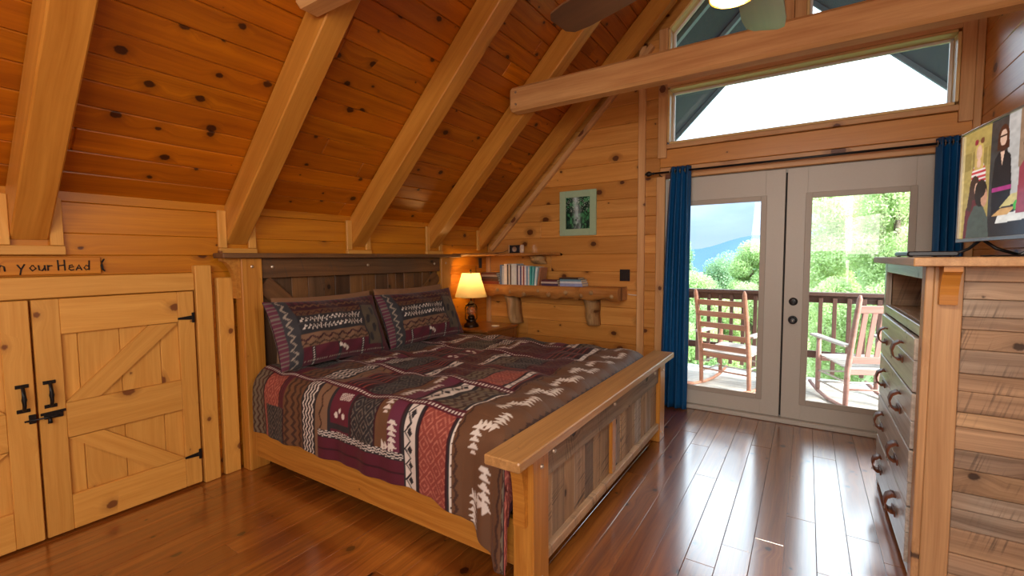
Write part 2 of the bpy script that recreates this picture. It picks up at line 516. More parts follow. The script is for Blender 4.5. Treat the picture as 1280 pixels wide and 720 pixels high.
def bar(name, parent, a, b, w, t, nrm, mat, ch=.003, base=None):
    """board from a to b (centre line), width w across, thickness t along nrm; grain runs a to b"""
    a, b, n = Vector(a), Vector(b), Vector(nrm)
    X = (b - a).normalized()
    Z = (n - X * n.dot(X)).normalized()
    Y = Z.cross(X)
    Mw = Matrix((X, Y, Z)).transposed().to_4x4()
    Mw.translation = (a + b) / 2
    if base is not None:
        Mw = base @ Mw
    o = bpy.data.objects.new(name, barmesh((b - a).length, w, t, ch, mat))
    return place(o, parent, Mw)


def box(name, parent, x, y, z, mat, axis='x', ch=.003, base=None):
    """axis aligned board from ranges x, y, z with grain along axis"""
    rng = {'x': x, 'y': y, 'z': z}
    oth = [k for k in 'xyz' if k != axis]
    oth.sort(key=lambda k: rng[k][1] - rng[k][0])   # thin first
    ctr = {k: (rng[k][0] + rng[k][1]) / 2 for k in 'xyz'}
    A, B, n = dict(ctr), dict(ctr), {'x': 0, 'y': 0, 'z': 0}
    A[axis], B[axis] = rng[axis]
    n[oth[0]] = 1
    f = lambda d: (d['x'], d['y'], d['z'])
    return bar(name, parent, f(A), f(B), rng[oth[1]][1] - rng[oth[1]][0], rng[oth[0]][1] - rng[oth[0]][0], f(n), mat, ch, base)


def prism(name, parent, poly, depth, Mw, mat, smooth=False):
    """polygon in local XY extruded along +Z by depth"""
    n = len(poly)
    vs = [(p[0], p[1], 0) for p in poly] + [(p[0], p[1], depth) for p in poly]
    fs = [tuple(range(n))[::-1], tuple(range(n, 2 * n))] + [(i, (i + 1) % n, n + (i + 1) % n, n + i) for i in range(n)]
    return mesh(name, vs, fs, mat, parent, Mw, smooth)


def lathe_data(prof, seg=24):
    vs, fs = [], []
    for (r, z) in prof:
        for i in range(seg):
            a = 2 * math.pi * i / seg
            vs.append((r * math.cos(a), r * math.sin(a), z))
    for k in range(len(prof) - 1):
        for i in range(seg):
            j = (i + 1) % seg
            fs.append((k * seg + i, k * seg + j, (k + 1) * seg + j, (k + 1) * seg + i))
    if prof[0][0] > 1e-5:
        fs.append(tuple(range(seg))[::-1])
    if prof[-1][0] > 1e-5:
        fs.append(tuple((len(prof) - 1) * seg + i for i in range(seg)))
    return vs, fs


def lathe(name, parent, prof, loc, mat, seg=24, rot=None, smooth=True, base=None):
    vs, fs = lathe_data(prof, seg)
    Mw = Matrix.Translation(loc) @ (rot.to_4x4() if rot is not None else Matrix.Identity(4))
    if base is not None:
        Mw = base @ Mw
    o = mesh(name, vs, fs, mat, parent, Mw, False)
    if smooth:
        o.data.shade_smooth()
        try:
            o.data.set_sharp_from_angle(angle=math.radians(40))
        except Exception:
            pass
    return o


def tube_data(path, rad, seg=8, off=0):
    vs, fs = [], []
    P = [Vector(p) for p in path]
    n = len(P)
    rads = rad if isinstance(rad, (list, tuple)) else [rad] * n
    up = Vector((0, 0, 1))
    for i, p in enumerate(P):
        t = (P[min(i + 1, n - 1)] - P[max(i - 1, 0)]).normalized()
        s = t.cross(up)
        if s.length < .05:
            s = t.cross(Vector((0, 1, 0)))
        s.normalize()
        q = s.cross(t)
        for k in range(seg):
            a = 2 * math.pi * k / seg
            vs.append(p + (s * math.cos(a) + q * math.sin(a)) * rads[i])
    for i in range(n - 1):
        for k in range(seg):
            j = (k + 1) % seg
            fs.append((off + i * seg + k, off + i * seg + j, off + (i + 1) * seg + j, off + (i + 1) * seg + k))
    fs.append(tuple(off + k for k in range(seg))[::-1])
    fs.append(tuple(off + (n - 1) * seg + k for k in range(seg)))
    return vs, fs


def tube(name, parent, path, rad, mat, seg=8, base=None):
    vs, fs = tube_data(path, rad, seg)
    return mesh(name, vs, fs, mat, parent, base if base is not None else Matrix.Identity(4), True)


def tubes(name, parent, paths, rad, mat, seg=8, base=None):
    vs, fs = [], []
    for p in paths:
        v, f = tube_data(p, rad, seg, len(vs))
        vs += v; fs += f
    return mesh(name, vs, fs, mat, parent, base if base is not None else Matrix.Identity(4), True)


def copy_tree(o, Mw=None, parent=None):
    c = o.copy()
    COL.objects.link(c)
    if parent is not None:
        c.parent = parent
        c.matrix_parent_inverse = o.matrix_parent_inverse.copy()
    if Mw is not None:
        c.matrix_basis = Mw
    W[c] = (W[parent] @ o.matrix_basis) if parent is not None else (Mw if Mw is not None else W[o])
    for ch in list(o.children):
        copy_tree(ch, None, c)
    return c


def grid_print(name, parent, P, colr, mat, Mw=None, smooth=True, cut=None):
    """P (n,m,3) points, colr (n,m,3) linear colours in the attribute 'print'"""
    n, mm = P.shape[:2]
    me = bpy.data.meshes.new(name)
    idx = np.arange(n * mm).reshape(n, mm)
    q = np.stack([idx[:-1, :-1], idx[1:, :-1], idx[1:, 1:], idx[:-1, 1:]], -1).reshape(-1, 4)
    if cut is not None:
        q = q[~cut.reshape(-1)[q].any(1)]
    me.vertices.add(n * mm)
    me.vertices.foreach_set('co', P.reshape(-1).astype(np.float32))
    me.loops.add(q.size)
    me.loops.foreach_set('vertex_index', q.reshape(-1).astype(np.int32))
    me.polygons.add(len(q))
    me.polygons.foreach_set('loop_start', np.arange(0, q.size, 4, dtype=np.int32))
    me.update(calc_edges=True)
    ca = me.color_attributes.new('print', 'FLOAT_COLOR', 'POINT')
    rgba = np.ones((n * mm, 4), np.float32)
    rgba[:, :3] = colr.reshape(-1, 3)
    ca.data.foreach_set('color', rgba.reshape(-1))
    me.materials.append(mat)
    if smooth:
        me.shade_smooth()
    o = bpy.data.objects.new(name, me)
    return place(o, parent, Mw if Mw is not None else Matrix.Identity(4))


# ================================================================== STRUCTURE
YE = 4.557      # face of the gable end wall
XL = -3.3       # face of the knee wall
XR = 1.0        # face of the right wall
YB = -2.2       # back of the loft
RX = -0.145     # ridge
CC = 5.11       # ceiling face: z = x + CC on the left slope

# ---- floor: boards running towards the doors
floor = struct(mesh('floor', *((lambda a: ([(XL - .1, YB, -.06), (XR + .1, YB, -.06), (XR + .1, YE + .15, -.06), (XL - .1, YE + .15, -.06),
               (XL - .1, YB, -.021), (XR + .1, YB, -.021), (XR + .1, YE + .15, -.021), (XL - .1, YE + .15, -.021)],
               [(3, 2, 1, 0), (4, 5, 6, 7), (0, 1, 5, 4), (1, 2, 6, 5), (2, 3, 7, 6), (3, 0, 4, 7)]))(0)), M['floor']))
pw = .1335
k0 = int(math.floor((XL + .587) / pw))
k1 = int(math.ceil((XR + .587) / pw))
for k in range(k0, k1):
    xa = max(-.587 + k * pw, XL - .02)
    xb = min(-.587 + (k + 1) * pw, XR + .02)
    if xb - xa < .02:
        continue
    y = YB - R_.uniform(0, 1.5)
    while y < YE:
        ln = R_.choice([1.45, 1.9, 2.3, 2.7])
        ya, yb = max(y, YB), min(y + ln, YE + .0)
        if yb - ya > .05:
            box('plank', floor, (xa + .0006, xb - .0006), (ya + .0006, yb - .0006), (-.02, R_.uniform(-.0006, .0004)), M['floor'], 'y', .0016)
        y += ln

# ---- knee wall
wl = struct(mesh('wall_left', [(XL - .12, YB, 0), (XL - .026, YB, 0), (XL - .026, YE + .12, 0), (XL - .12, YE + .12, 0),
                               (XL - .12, YB, 1.9), (XL - .026, YB, 1.9), (XL - .026, YE + .12, 1.9), (XL - .12, YE + .12, 1.9)],
                 [(3, 2, 1, 0), (4, 5, 6, 7), (0, 1, 5, 4), (1, 2, 6, 5), (2, 3, 7, 6), (3, 0, 4, 7)], M['knee']))
zr = [0.0, .17, .335, .50, .665, .83, .995, 1.16, 1.28, 1.372, 1.482, 1.60, 1.765, 1.82]
for i in range(len(zr) - 1):
    cuts = [YB, R_.uniform(-1.6, -.6), R_.uniform(2.2, 3.4), YE]
    for a, b in zip(cuts[:-1], cuts[1:]):
        pr = .006 if i == len(zr) - 2 else 0
        box('plank', wl, (XL - .025, XL + pr), (a + .0005, b - .0005), (zr[i] + .0006, zr[i + 1] - .0006), M['knee'], 'y', .003)

# ---- ceiling, left slope boarded, right slope mirrored
s2 = math.sqrt(.5)
ceil = struct(mesh('ceiling', [(XL - .2, YB, XL - .2 + CC + .05), (RX, YB, RX + CC + .05), (RX, YE + .15, RX + CC + .05), (XL - .2, YE + .15, XL - .2 + CC + .05),
                               (XL - .2, YB, XL - .2 + CC + .2), (RX, YB, RX + CC + .2), (RX, YE + .15, RX + CC + .2), (XL - .2, YE + .15, XL - .2 + CC + .2)],
                   [(0, 1, 2, 3), (7, 6, 5, 4), (0, 4, 5, 1), (1, 5, 6, 2), (2, 6, 7, 3), (3, 7, 4, 0)], M['ceiling']))
cw = .134
nrow = int(math.ceil((RX - XL) / s2 / cw)) + 1
nc = Vector((-s2, 0, s2))
for k in range(-1, nrow):
    a = k * cw + .004
    b = min((k + 1) * cw + .004, (RX - XL) / s2)
    if b - a < .02:
        continue
    mid = (a + b) / 2
    px, pz = XL + mid * s2, XL + CC + mid * s2
    off = nc * .012
    y = YB - R_.uniform(0, 1.6)
    while y < YE:
        ln = R_.choice([1.96, 2.94, 3.4])
        ya, yb = max(y, YB), min(y + ln, YE + .1)
        if yb - ya > .05:
            dz = R_.uniform(-.0008, .0008)
            bar('plank', ceil, Vector((px, ya + .0005, pz)) + off + nc * dz, Vector((px, yb - .0005, pz)) + off + nc * dz, b - a - .002, .022, nc, M['ceiling'], .006)
        y += ln
CR = CC + 2 * RX     # right slope: z = CR - x
cr_ = struct(mesh('ceiling_right', [(RX, YB, RX + CC), (XR + .2, YB, CR - XR - .2), (XR + .2, YE + .15, CR - XR - .2), (RX, YE + .15, RX + CC),
                                    (RX, YB, RX + CC + .2), (XR + .2, YB, CR - XR), (XR + .2, YE + .15, CR - XR), (RX, YE + .15, RX + CC + .2)],
                  [(0, 1, 2, 3)[::-1], (7, 6, 5, 4)[::-1], (0, 4, 5, 1)[::-1], (1, 5, 6, 2)[::-1], (2, 6, 7, 3)[::-1], (3, 7, 4, 0)[::-1]], M['ceiling']))

# ---- right wall, boarded
wr = struct(mesh('wall_right', [(XR + .022, YB, 0), (XR + .12, YB, 0), (XR + .12, YE + .15, 0), (XR + .022, YE + .15, 0),
                                (XR + .022, YB, 3.9), (XR + .12, YB, 3.9), (XR + .12, YE + .15, 3.9), (XR + .022, YE + .15, 3.9)],
                 [(3, 2, 1, 0), (4, 5, 6, 7), (0, 1, 5, 4), (1, 2, 6, 5), (2, 3, 7, 6), (3, 0, 4, 7)], M['wall']))
z = 0.0
while z < 3.85:
    z1 = min(z + .186, 3.9)
    c = R_.uniform(.2, 2.4)
    for a, b in ((YB, c), (c, YE)):
        box('plank', wr, (XR, XR + .021), (a + .0005, b - .0005), (z + .0006, z1 - .0006), M['wall'], 'y', .004)
    z = z1
# ---- wall behind the camera
box('wall_front', None, (XL - .1, XR + .1), (YB - .12, YB - .002), (-.02, 5.1), M['wall'], 'x')
struct(bpy.data.objects['wall_front'])

# ---- gable end wall with door and window openings: backing prisms (one mesh), then boards
MY = Matrix(((1, 0, 0, 0), (0, 0, -1, YE + .14), (0, 1, 0, 0), (0, 0, 0, 1)))      # local (x, z) polygon, extruded towards the room
DX0, DX1, DZ = -1.165, .835, 2.195        # door opening
WX0, WX1, WZ0, WZ1 = -1.135, .855, 2.545, 3.03
UZ0 = 3.16
US = 4.72        # slanted head of the upper panes: z = x + US
polys = [
    [(-3.45, 0), (-1.20, 0), (-1.20, -1.20 + CC + .04), (-3.45, -3.45 + CC + .04)],
    [(-1.20, 0), (DX0 - .03, 0), (DX0 - .03, 2.3), (-1.20, 2.3)],
    [(-1.20, DZ + .03), (XR + .1, DZ + .03), (XR + .1, WZ0 - .02), (-1.20, WZ0 - .02)],
    [(-1.20, WZ1 + .02), (XR + .1, WZ1 + .02), (XR + .1, UZ0 - .02), (-1.20, UZ0 - .02)],
    [(WX1 + .02, WZ0 - .02), (XR + .1, WZ0 - .02), (XR + .1, CR - XR - .06), (WX1 + .02, CR - WX1 + .02)],
    [(DX1 + .03, 0), (XR + .1, 0), (XR + .1, DZ + .03), (DX1 + .03, DZ + .03)],
    [(-1.20, -1.20 + US + .03), (RX, RX + US + .03), (RX, RX + CC + .04), (-1.20, -1.20 + CC + .04)],
    [(RX, RX + US + .03), (WX1 + .02, CR - .39 - WX1 + .01), (WX1 + .02, CR - WX1 + .02), (RX, RX + CC + .04)],
    [(RX - .09, UZ0 - .02), (RX + .09, UZ0 - .02), (RX + .09, RX + US), (RX - .09, RX + US)],
]
vs, fs = [], []
for p in polys:
    n = len(p); o_ = len(vs)
    vs += [(q[0], q[1], 0) for q in p] + [(q[0], q[1], .112) for q in p]
    fs += [tuple(o_ + i for i in range(n))[::-1], tuple(o_ + n + i for i in range(n))] + [(o_ + i, o_ + (i + 1) % n, o_ + n + (i + 1) % n, o_ + n + i) for i in range(n)]
we = struct(mesh('wall_back', vs, fs, M['wall'], None, MY))
rows = .186
for i in range(0, 22):
    za, zb = i * rows, (i + 1) * rows
    if za > 3.75:
        break
    xa = max(XL, za - CC)
    if xa < -1.45:
        cut = R_.uniform(-2.9, -1.8) if za < 1.9 and i % 2 else None
        segs = [(xa, cut), (cut, -1.40)] if cut else [(xa, -1.40)]
        for a, b in segs:
            box('plank', we, (a + .0005, b - .0005), (YE, YE + .027), (za + .0006, zb - .0006), M['wall'], 'x', .005)
    if zb < 3.6:
        box('plank', we, (-1.395, -1.225), (YE, YE + .027), (za + .0006, zb - .0006), M['wall'], 'x', .005)
box('plank', we, (-1.224, XR - .001), (YE, YE + .027), (DZ + .006, 2.312), M['trim'], 'x', .004)
box('plank', we, (-1.224, XR - .001), (YE - .006, YE + .027), (2.314, 2.478), M['wall'], 'x', .004)
box('plank', we, (-1.224, XR - .001), (YE, YE + .027), (WZ1 + .03, UZ0 - .03), M['wall'], 'x', .004)
box('plank', we, (.9, XR - .001), (YE, YE + .027), (2.48, 3.7), M['trim'], 'z', .004)
box('plank', we, (DX1 + .02, XR - .001), (YE, YE + .027), (0.0, DZ + .004), M['trim'], 'z', .004)

tn = [0]


def trim(o):
    tn[0] += 1
    o.name = 'trim_%d' % tn[0]
    return struct(o)


# vertical trims and casings on the end wall
trim(box('trim', None, (-1.432, -1.362), (YE - .034, YE - .001), (0, 3.49), M['trim'], 'z', .004))
trim(box('trim', None, (-1.25, -1.168), (YE - .028, YE - .001), (0, 2.225), M['trim'], 'z', .004))
trim(box('trim', None, (XL + .001, XL + .052), (YE - .04, YE - .001), (0, 1.47), M['trim'], 'z', .004))
trim(box('trim', None, (-1.168, .85), (YE - .022, YE - .001), (DZ + .008, DZ + .075), M['trim'], 'x', .004))
trim(box('trim', None, (.842, .915), (YE - .028, YE - .001), (0, 2.225), M['trim'], 'z', .004))
trim(bar('trim', None, (-3.22, YE - .0255, -3.22 + 4.775), (-1.30, YE - .0255, -1.30 + 4.775), .05, .048, (0, -1, 0), M['trim'], .004))
trim(box('trim', None, (.955, .998), (YE - .03, YE - .001), (2.23, 3.7), M['trim'], 'z', .004))


# ---- windows
def window(name, poly, casing):
    w = bpy.data.objects.new(name, None)
    place(w, None, Matrix.Translation((poly[0][0], YE, poly[0][1])))
    struct(w)
    n = len(poly)
    cx = sum(p[0] for p in poly) / n
    cz = sum(p[1] for p in poly) / n
    for i in range(n):
        a, b = Vector((poly[i][0], 0, poly[i][1])), Vector((poly[(i + 1) % n][0], 0, poly[(i + 1) % n][1]))
        d = (b - a).normalized()
        nn = Vector((d.z, 0, -d.x))
        if nn.dot(Vector((cx, 0, cz)) - a) > 0:
            nn = -nn
        # jamb liner, sash bead
        bar('frame', w, a + nn * .010 + Vector((0, YE + .05, 0)), b + nn * .010 + Vector((0, YE + .05, 0)), .16, .02, nn, M['jamb'], .003)
        bar('bead', w, a - nn * .010 + Vector((0, YE + .10, 0)), b - nn * .010 + Vector((0, YE + .10, 0)), .03, .02, nn, M['white'], .003)
    P = [(p[0], YE + .108, p[1]) for p in poly]
    Q = [(p[0], YE + .114, p[1]) for p in poly]
    mesh('pane', P + Q, [tuple(range(n)), tuple(range(n, 2 * n))[::-1]] + [(i, (i + 1) % n, n + (i + 1) % n, n + i) for i in range(n)], M['glass'], w)
    for (x0, x1, z0, z1, ax) in casing:
        box('casing', w, (x0, x1), (YE - .034, YE - .007), (z0, z1), M['trim'], ax, .003)
    return w


window('window_1', [(WX0, WZ0), (WX1, WZ0), (WX1, WZ1), (WX0, WZ1)],
       [(-1.24, -1.157, 2.40, 3.60, 'z'), (.877, .953, 2.40, 3.60, 'z'), (-1.157, .877, 2.482, WZ0 - .022, 'x'), (-1.157, .877, WZ1 + .022, UZ0 - .022, 'x')])
UL = RX - .105
window('window_2', [(WX0, UZ0), (UL, UZ0), (UL, UL + US), (WX0, WX0 + US)], [(UL + .022, RX - .002, UZ0, UL + US + .05, 'z')])
UR = RX + .105
window('window_3', [(UR, UZ0), (WX1, UZ0), (WX1, CR - .39 - WX1), (UR, CR - .39 - UR)], [(RX + .002, UR - .022, UZ0, UL + US + .05, 'z')])


# ---- balcony doors
def balcony_door(name, x0, x1, knobs):
    d = bpy.data.objects.new(name, None)
    place(d, None, Matrix.Translation((x0, YE + .03, .045)))
    struct(d)
    gx0, gx1, gz0, gz1 = x0 + .15, x1 - .15, .19, 1.965
    y0, y1 = YE + .008, YE + .052
    box('stile', d, (x0 + .003, gx0), (y0, y1), (.045, DZ - .004), M['door'], 'z', .002)
    box('stile', d, (gx1, x1 - .003), (y0, y1), (.045, DZ - .004), M['door'], 'z', .002)
    box('rail', d, (gx0, gx1), (y0, y1), (.045, gz0), M['door'], 'x', .001)
    box('rail', d, (gx0, gx1), (y0, y1), (gz1, DZ - .004), M['door'], 'x', .001)
    t = .034
    for k, (a, b) in enumerate((((gx0 - .012, gx0 + t), (gz0 - .012, gz1 + .012)), ((gx1 - t, gx1 + .012), (gz0 - .012, gz1 + .012)),
                                ((gx0 + t, gx1 - t), (gz0 - .012, gz0 + t)), ((gx0 + t, gx1 - t), (gz1 - t, gz1 + .012)))):
        box('glazing_trim', d, a, (y0 - .012, y0 - .0005), b, M['door_trim'], 'z' if k < 2 else 'x', .006)
        ia = (a[0] + (.03 if k == 0 else 0), a[1] - (.03 if k == 1 else 0))
    P = [(gx0 + .001, YE + .03, gz0 + .001), (gx1 - .001, YE + .03, gz0 + .001), (gx1 - .001, YE + .03, gz1 - .001), (gx0 + .001, YE + .03, gz1 - .001)]
    Q = [(p[0], p[1] + .006, p[2]) for p in P]
    mesh('pane', P + Q, [(0, 1, 2, 3), (7, 6, 5, 4), (0, 4, 5, 1), (1, 5, 6, 2), (2, 6, 7, 3), (3, 7, 4, 0)], M['glass'], d)
    for zk, kind in knobs:
        rot = Matrix.Rotation(math.pi / 2, 3, 'X')
        kx = x0 + .072
        if kind == 'knob':
            k = lathe('knob', d, [(.0, .068), (.02, .066), (.029, .056), (.029, .046), (.016, .034), (.012, .02), (.012, .006), (.034, .006), (.036, .0)][::-1], (kx, y0 - .0005, zk), M['blackp'], 20, rot)
            lathe('keyhole', k, [(.006, .0), (.006, .003), (0, .003)], (kx, y0 - .0685, zk), M['nickel'], 10, rot)
        else:
            lathe('deadbolt', d, [(.034, 0), (.034, .006), (.026, .018), (.022, .02), (0, .02)], (kx, y0 - .0005, zk), M['blackp'], 20, rot)
            box('thumb_turn', d, (kx - .006, kx + .006), (y0 - .034, y0 - .0206), (zk - .017, zk + .017), M['blackp'], 'z', .003)
    return d


balcony_door('door_1', DX0 + .012, -.168, [])
balcony_door('door_2', -.160, DX1 - .012, [(1.064, 'bolt'), (.906, 'knob')])
trim(box('trim', None, (DX0 - .03, DX1 + .03), (YE - .035, YE + .12), (.0015, .042), M['door'], 'x', .006))       # threshold
trim(box('trim', None, (-.1835, -.1445), (YE + .055, YE + .075), (.045, DZ - .002), M['seal'], 'z', .001))          # astragal behind the seam
trim(box('trim', None, (DX0 - .026, DX0 + .009), (YE + .029, YE + .10), (.044, DZ + .03), M['door'], 'z', .002))
trim(box('trim', None, (DX0 + .010, DX0 + .040), (YE + .0545, YE + .10), (.044, DZ), M['door'], 'z', .002))
trim(box('trim', None, (DX0 + .042, DX1 - .01), (YE + .0545, YE + .10), (DZ - .03, DZ + .03), M['door'], 'x', .002))
trim(box('trim', None, (DX1 - .008, DX1 + .018), (YE + .029, YE + .10), (.044, DZ), M['door'], 'z', .002))

# ---- rafters of the left slope
ry = [(.55, .69), (1.545, 1.685), (2.55, 2.695), (3.51, 3.65), (4.37, 4.475)]
rl = ['heavy pine rafter at the left edge of the photo, above the carved sign', 'heavy pine rafter rising above the left post of the headboard',
      'heavy pine rafter rising above the middle of the headboard', 'heavy pine rafter that meets the left end of the long tie beam',
      'pine rafter lying along the gable wall beside the framed picture']
for (ya, yb), lb in zip(ry, rl):
    t = thing('rafter', lb, 'rafter', (XL, ya, 1.5), 'rafters of the left roof slope')
    # timber: parallelogram between ceiling face and a parallel plane .25 below (vertical measure), from knee wall to ridge
    h0 = CC - .012
    dz = .245
    xl = XL + .0075
    xr = RX - .01
    poly = [(xl, xl + h0 - dz), (xr, xr + h0 - dz), (xr, xr + h0), (xl, xl + h0)]
    vs = []
    cch = .007
    for (x, z_) in poly:
        vs.append((x, z_))
    # local frame with X along the slope so that the grain follows it
    X = Vector((s2, 0, s2)); Yd = Vector((0, 1, 0)); Z = X.cross(Yd)
    Mw = Matrix((X, Yd, Z)).transposed().to_4x4(); Mw.translation = (-1.7, (ya + yb) / 2, -1.7 + h0 - dz / 2)
    inv = Mw.inverted()
    hw = (yb - ya) / 2
    pts = []
    yc = (ya + yb) / 2
    ring = []
    for xe in (xl, xr):
        b_, t_ = xe + h0 - dz, xe + h0
        ring.append([(xe, yc - hw, t_), (xe, yc - hw, b_ + cch * 1.4), (xe, yc - hw + cch, b_), (xe, yc + hw - cch, b_), (xe, yc + hw, b_ + cch * 1.4), (xe, yc + hw, t_)])
    vv = [inv @ Vector(p) for r in ring for p in r]
    ff = [(i, (i + 1) % 6, 6 + (i + 1) % 6, 6 + i) for i in range(6)] + [tuple(range(6))[::-1], tuple(range(6, 12))]
    mesh('timber', vv, ff, M['rafter'], t, Mw)
    zt = XL + CC - .03
    if ya < 4:
        box('side_trim', t, (XL + .0075, XL + .03), (ya - .052, ya - .001), (1.532, zt), M['closet'], 'z', .003)
        box('side_trim', t, (XL + .0075, XL + .03), (yb + .001, yb + .052), (1.532, zt), M['closet'], 'z', .003)
        box('base_trim', t, (XL + .001, XL + .034), (ya - .2 if ya < 1 else ya - .052, yb + .056), (1.484, 1.530), M['closet'], 'y', .003)
    else:
        box('side_trim', t, (XL + .0075, XL + .03), (ya - .05, ya - .001), (1.545, zt), M['closet'], 'z', .003)

# tie beams
def tie(label, y0, y1, xa, xb):
    t = thing('tie_beam', label, 'beam', (xa, y0, 2.71), 'tie beams across the room')
    yc, zc, hw, hh, c = (y0 + y1) / 2, 2.812, (y1 - y0) / 2, .102, .022
    prof = [(-hw + c, -hh), (hw - c, -hh), (hw, -hh + c), (hw, hh - c), (hw - c, hh), (-hw + c, hh), (-hw, hh - c), (-hw, -hh + c)]
    xs = [xa, xa + .012, xb]
    vs, fs = [], []
    for i, x in enumerate(xs):
        k = .93 if i == 0 else 1
        for p in prof:
            vs.append((x - (xa + xb) / 2, p[0] * k, p[1] * k))
    for r in range(2):
        for i in range(8):
            fs.append((r * 8 + i, r * 8 + (i + 1) % 8, (r + 1) * 8 + (i + 1) % 8, (r + 1) * 8 + i))
    fs += [tuple(range(8))[::-1], tuple(16 + i for i in range(8))]
    o = mesh('timber', vs, fs, M['beam'], t, Matrix.Translation(((xa + xb) / 2, yc, zc)))
    for q in (.05, -.05):
        lathe('peg', t, [(.010, 0), (.010, .004), (0, .004)], (xa + .06, y0 - .0005, zc + q), M['bolt'], 8, Matrix.Rotation(math.pi / 2, 3, 'X'))
    return t


tie('long rough pine tie beam crossing in front of the transom window', 3.372, 3.508, -2.19, XR - .002)
tie('pine tie beam end at the top edge of the photo that carries the ceiling fan', 1.405, 1.543, -2.19, XR - .002)

# ================================================================== CLOSET
bd = .0
trim(box('trim', None, (XL + .001, XL + .04), (-1.6, 1.332), (1.262, 1.371), M['closet'], 'y', .004))
trim(box('trim', None, (XL + .001, XL + .052), (1.3335, 1.428), (.0015, 1.418), M['closet'], 'z', .004))
trim(box('trim', None, (XL + .001, XL + .045), (1.462, 1.560), (.0015, 1.335), M['closet'], 'z', .004))


def closet_door(label, y0, sgn):
    """y0: meeting edge; the door runs to y0 + sgn * .722"""
    d = thing('closet_door', label, 'door', (XL, y0, .02))
    Y = lambda v: (min(y0 + sgn * v[0], y0 + sgn * v[1]), max(y0 + sgn * v[0], y0 + sgn * v[1]))
    xb = (XL + .0015, XL + .018)
    xf = (XL + .0185, XL + .042)
    cuts = [.004, .172, .35, .542, .722]
    for a, b in zip(cuts[:-1], cuts[1:]):
        box('back_board', d, xb, Y((a + .0008, b - .0008)), (.016, 1.254), M['closet'], 'z', .005)
    box('stile', d, xf, Y((.002, .104)), (.016, 1.256), M['closet'], 'z', .003)
    box('stile', d, xf, Y((.634, .722)), (.016, 1.256), M['closet'], 'z', .003)
    rails = [(.016, .204), (.516, .705), (1.07, 1.256)]
    for a, b in rails:
        box('rail', d, xf, Y((.1045, .6335)), (a, b), M['closet'], 'y', .003)

    def brace(p, q, r, s):
        pts = [p, q, r, s]
        x0, x1 = XL + .019, XL + .040
        a = (Vector((0, y0 + sgn * (p[0] + q[0]) / 2, (p[1] + q[1]) / 2)))
        b = (Vector((0, y0 + sgn * (r[0] + s[0]) / 2, (r[1] + s[1]) / 2)))
        X = (b - a).normalized(); Z = Vector((1, 0, 0)); Yv = Z.cross(X)
        Mw = Matrix((X, Yv, Z)).transposed().to_4x4(); Mw.translation = (a + b) / 2 + Vector((x0, 0, 0))
        inv = Mw.inverted()
        loc = [inv @ Vector((x0, y0 + sgn * v[0], v[1])) for v in pts]
        poly = [(v.x, v.y) for v in loc]
        ar = sum(poly[i][0] * poly[(i + 1) % 4][1] - poly[(i + 1) % 4][0] * poly[i][1] for i in range(4))
        if ar < 0:
            poly = poly[::-1]
        prism('brace', d, poly, x1 - x0, Mw, M['closet'])
    brace((.106, .707), (.245, .707), (.632, 1.066), (.482, 1.068))
    brace((.106, .513), (.250, .513), (.632, .207), (.472, .207))
    # pull handle
    hy = y0 + sgn * .046
    h = bpy.data.objects.new('handle', None)
    place(h, d, Matrix.Translation((xf[1], hy, .768)))
    for zz in (.830, .706):
        box('mount', h, (xf[1], xf[1] + .006), (hy - .024, hy + .024), (zz - .009, zz + .009), M['black'], 'y', .003)
    tube('grip', h, [(xf[1] + .004, hy, .826), (xf[1] + .022, hy, .822), (xf[1] + .032, hy, .80), (xf[1] + .034, hy, .768), (xf[1] + .032, hy, .736), (xf[1] + .022, hy, .714), (xf[1] + .004, hy, .710)],
         [.007, .007, .008, .011, .008, .007, .007], M['black'], 10)
    # strap hinges
    for zz in (1.09, .205):
        ho = box('hinge', d, (xf[1] + .0005, xf[1] + .008), Y((.706, .722)), (zz - .032, zz + .032), M['black'], 'z', .002)
        ya = y0 + sgn * .706
        yb_ = y0 + sgn * .63
        pl = [(ya, zz - .013), (ya, zz + .013), (yb_, zz + .006), (yb_, zz - .006)]
        mesh('strap', [(xf[1] + .001, p[0], p[1]) for p in pl] + [(xf[1] + .005, p[0], p[1]) for p in pl],
             [(0, 1, 2, 3), (7, 6, 5, 4), (0, 4, 5, 1), (1, 5, 6, 2), (2, 6, 7, 3), (3, 7, 4, 0)], M['black'], ho)
    return d, xf[1]


dr, xfc = closet_door('right closet plank door with Z brace, black handle and sliding bolt', .5985, 1)
closet_door('left closet plank door cut off by the left edge of the photo', .5925, -1)
# bolt on the right door, keeper on the left door
bl = thing('latch', 'black sliding bolt latch across the seam of the two closet doors', 'latch', (xfc, .60, .655))
bar('back_plate', bl, (xfc + .0025, .604, .668), (xfc + .0025, .70, .672), .014, .004, (1, 0, 0), M['black'], .001)
bar('housing', bl, (xfc + .007, .615, .655), (xfc + .007, .688, .655), .026, .012, (1, 0, 0), M['black'], .004)
tube('bolt_rod', bl, [(xfc + .0135, .545, .652), (xfc + .0135, .66, .652), (xfc + .0135, .672, .652)], .0045, M['black'], 8)
tube('bolt_knob', bl, [(xfc + .015, .634, .652), (xfc + .022, .634, .640), (xfc + .024, .634, .622)], [.006, .008, .010], M['black'], 10)
box('keeper', bl, (xfc + .0005, xfc + .009), (.562, .589), (.634, .680), M['black'], 'z', .003)

# carved sign plank
sg = thing('carved_sign', 'wooden plank carved with black hand lettering above the closet doors', 'sign', (XL, .4, 1.372))
bar('plank', sg, (XL + .008, -.35, 1.427), (XL + .008, .888, 1.427), .092, .015, (1, 0, 0), M['knee'], .005)
xs_ = XL + .0175


def stroke(pts, y, s, zb=1.402):
    return [(xs_, y + p[0] * s, zb + p[1] * s) for p in pts]


